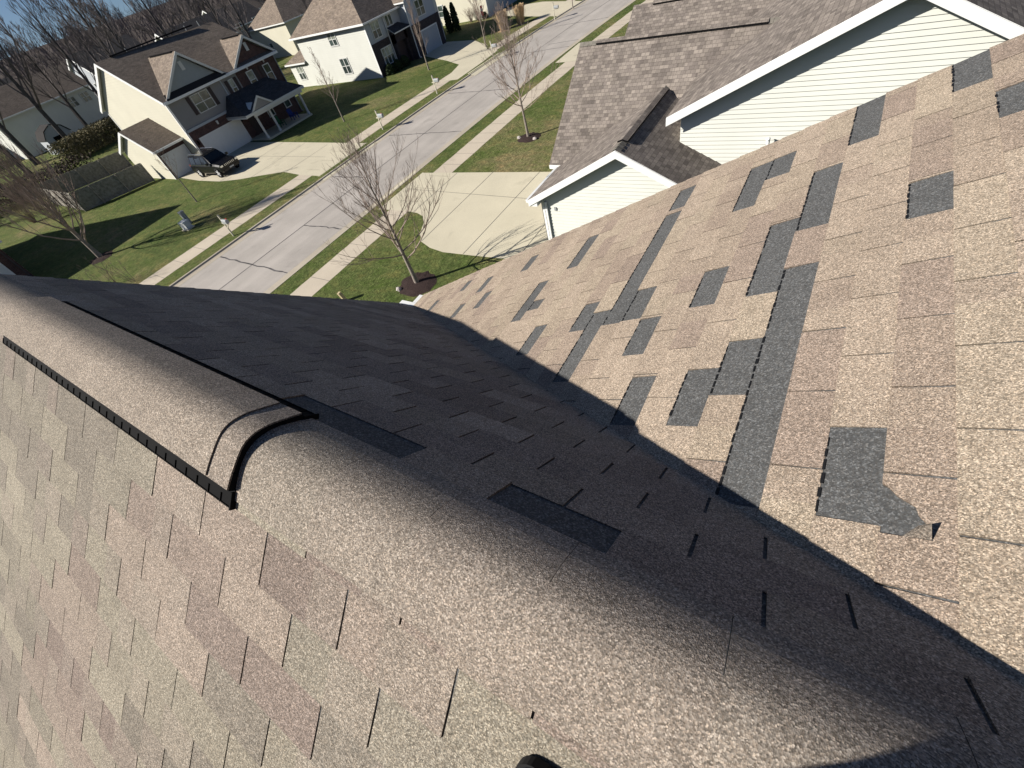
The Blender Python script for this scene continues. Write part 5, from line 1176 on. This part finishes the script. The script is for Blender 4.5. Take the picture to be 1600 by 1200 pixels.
# ================================================================ the person holding the camera (only a boot tip and a shadow show)
def skinmesh(name,chains,mat,parent,sub=1):
    """chains: lists of (point, radius); first point of the first chain is the root"""
    vs=[];es=[];rs=[]; idx={}
    def vid(p,rd):
        k=tuple(round(c,4) for c in p)
        if k not in idx: idx[k]=len(vs); vs.append(p); rs.append(rd)
        return idx[k]
    for ch in chains:
        ids=[vid(p,rd) for p,rd in ch]
        for a,b in zip(ids[:-1],ids[1:]): es.append((a,b))
    me=bpy.data.meshes.new(name); me.from_pydata(vs,es,[]); me.materials.append(mat)
    o=bpy.data.objects.new(name,me); COL.objects.link(o)
    if parent: o.parent=parent
    sk=o.modifiers.new('skin','SKIN'); sk.use_smooth_shade=True
    lay=me.skin_vertices[0].data if len(me.skin_vertices) else None
    if lay is None:
        me.skin_vertices.new() if hasattr(me.skin_vertices,'new') else None
    lay=me.skin_vertices[0].data
    for i,rd in enumerate(rs): lay[i].radius=(rd,rd); lay[i].use_root=(i==0)
    ss=o.modifiers.new('sub','SUBSURF'); ss.levels=sub; ss.render_levels=sub
    return o
def slopeU(x,y): return K*ZR-tA*(K*YR-y)      # near slope height at y (world)
PX=-0.02
fl=(-0.185,-0.30); frt=(0.24,-0.30)
zL=slopeU(0,fl[1]); zRr=slopeU(0,frt[1])
hipc=(-0.135,-0.46,-0.43)
legs=[]
def leg(f,zf,sx,r=(.085,.066,.046)):
    hip=(hipc[0]+sx*.11,hipc[1],hipc[2]-.04); knee=(f[0]+sx*.06,f[1]-.12,zf+.44); ank=(f[0],f[1]-.06,zf+.10)
    return [(hipc,.13),(hip,r[0]+.02),(tuple((hip[i]+knee[i])/2 for i in range(3)),r[0]),(knee,r[1]),(tuple((knee[i]*.6+ank[i]*.4) for i in range(3)),r[1]-.004),(ank,r[2])]
chest=(-0.08,-0.50,0.0); neck=(-0.03,-0.46,0.19); head=(0.0,-0.43,0.33)
armL=[((-0.11,-0.49,.08),.09),((-0.24,-0.48,.06),.062),((-0.32,-0.40,-.15),.048),((-0.24,-0.26,-.11),.038),((-0.11,-0.155,-.055),.026),((-0.085,-0.135,-.035),.03)]
armR=[((0.07,-0.49,.10),.09),((0.24,-0.47,.08),.062),((0.33,-0.38,-.14),.048),((0.24,-0.20,-.11),.038),((0.16,-0.10,-.06),.026),((0.135,-0.075,-.04),.03)]
torso=[(hipc,.13),((-0.13,-0.50,-.20),.125),(chest,.14),((-0.05,-0.48,.12),.10),(neck,.055),((0.02,-0.44,.27),.075),(head,.095),((0.02,-0.42,.42),.07)]
hands=[]
for base,sg in (((-0.085,-0.135,-.035),-1),((0.135,-0.075,-.04),1)):
    for k,(dx,L) in enumerate(((-.022,.055),(-.007,.066),(.008,.062),(.022,.048))):
        p0=base; p1=(base[0]+dx,base[1]-.004+.0,base[2]+.035); p2=(p1[0]-sg*.008,p1[1]-.004,p1[2]+L*.5); p3=(p2[0]-sg*.018,p2[1]-.006,p2[2]+L*.35)
        hands.append([(base,.03),(p1,.0095),(p2,.0085),(p3,.0075)])
    hands.append([(base,.03),(tuple((base[0]-sg*.03,base[1]-.01,base[2]+.012)),.011),(tuple((base[0]-sg*.045,base[1]-.015,base[2]+.035)),.009)])
person=skinmesh('person',[torso,leg(fl,zL,-1),leg(frt,zRr,1),[(chest,.14)]+armL,[(chest,.14)]+armR]+hands,M_SKIN,None)
tag(person,'person in dark work clothes standing at the ridge, boot tip at the bottom edge','person')
gr=lambda ch,d:[(p,rr+d) for p,rr in ch]
skinmesh('trousers',[gr(leg(fl,zL,-1),.018),gr(leg(frt,zRr,1),.018),[(hipc,.148),((-0.11,-0.50,-.26),.140)]],M_CLOTH,person)
skinmesh('jacket',[gr(torso[:4],.034),[(chest,.174)]+gr(armL[:5],.013),[(chest,.174)]+gr(armR[:5],.013)],M_CLOTH,person)
skinmesh('cap',[[((0.02,-0.435,.37),.100),((0.02,-0.42,.44),.085)],[((0.02,-0.435,.37),.100),((0.02,-0.33,.385),.04)]],M_CLOTH,person)
# face: nose and ears
m=MB(); m.tube((0.02,-0.335,.335),(0.02,-0.318,.315),.008,.014,6,cap=True); m.build('nose',M_SKIN,person)
for sx in (-1,1):
    m=MB(); m.tube((0.02+sx*.088,-0.43,.345),(0.02+sx*.105,-0.44,.345),.024,.018,8,cap=True); m.build('ear',M_SKIN,person)
    m=MB(); m.tube((0.02+sx*.032,-0.350,.352),(0.02+sx*.032,-0.340,.352),.012,.008,8,cap=True); m.build('eye',M_BLACK,person)
def boot(tipx,tipy,yaw):
    """boot standing on the near slope: toe towards the ridge"""
    zt=slopeU(0,tipy)
    fw=Vector((math.sin(yaw),math.cos(yaw)*cA,math.cos(yaw)*sA)).normalized(); up=Vector((0,-sA,cA)); rt_=fw.cross(up).normalized(); tip=Vector((tipx,tipy,zt))+up*.012
    m=MB(); so=MB(); tr=MB()
    prof=[(.0,.004,.004),(-.003,.016,.014),(-.009,.026,.024),(-.018,.034,.033),(-.03,.040,.041),(-.045,.0445,.048),(-.065,.048,.055),(-.09,.050,.062),(-.13,.049,.075),(-.18,.042,.11),(-.21,.040,.16),(-.28,.040,.165)]
    def ring(d,w,h,z0=.012,n=18):
        o=[]
        for k in range(n+1):
            a=math.pi*k/n; o.append(tip+fw*d+rt_*(math.cos(a)*w)+up*(z0+math.sin(a)**.8*(h)))
        return o
    secs=[ring(*p) for p in prof]; loft(m,secs)
    so_secs=[ring(d,w+.006,.0,z0) for d,w,h in prof for z0 in (0,)]
    for a,b in zip(prof[:-1],prof[1:]):
        def rr(p,z): return [tip+fw*p[0]+rt_*(sg*(p[1]+.007))+up*z for sg in (-1,1)]
        A0,A1,B0,B1=rr(a,0),rr(a,.022),rr(b,0),rr(b,.022)
        so.face([A0[0],A0[1],B0[1],B0[0]]); so.face([A1[0],B1[0],B1[1],A1[1]])
        for q in (0,1): so.face([A0[q],A1[q],B1[q],B0[q]])
    so.face([tip+fw*.001+rt_*s*.014+up*z for s,z in ((-1,0),(1,0),(1,.022),(-1,.022))])
    b=m.build('boot',M_BOOT,person,smooth=True); s=so.build('sole',M_RUBBER,b)
    s0=ring(-.034,.0425,.0440,.0135,16); s1=ring(-.040,.0445,.0475,.0135,16)
    for k in range(16): tr.face([s0[k],s0[k+1],s1[k+1],s1[k]])
    tr.build('toe_stitching',M_BOOTG,b)
boot(-0.160,-0.090,R_(-6)); boot(0.255,-0.125,R_(10))
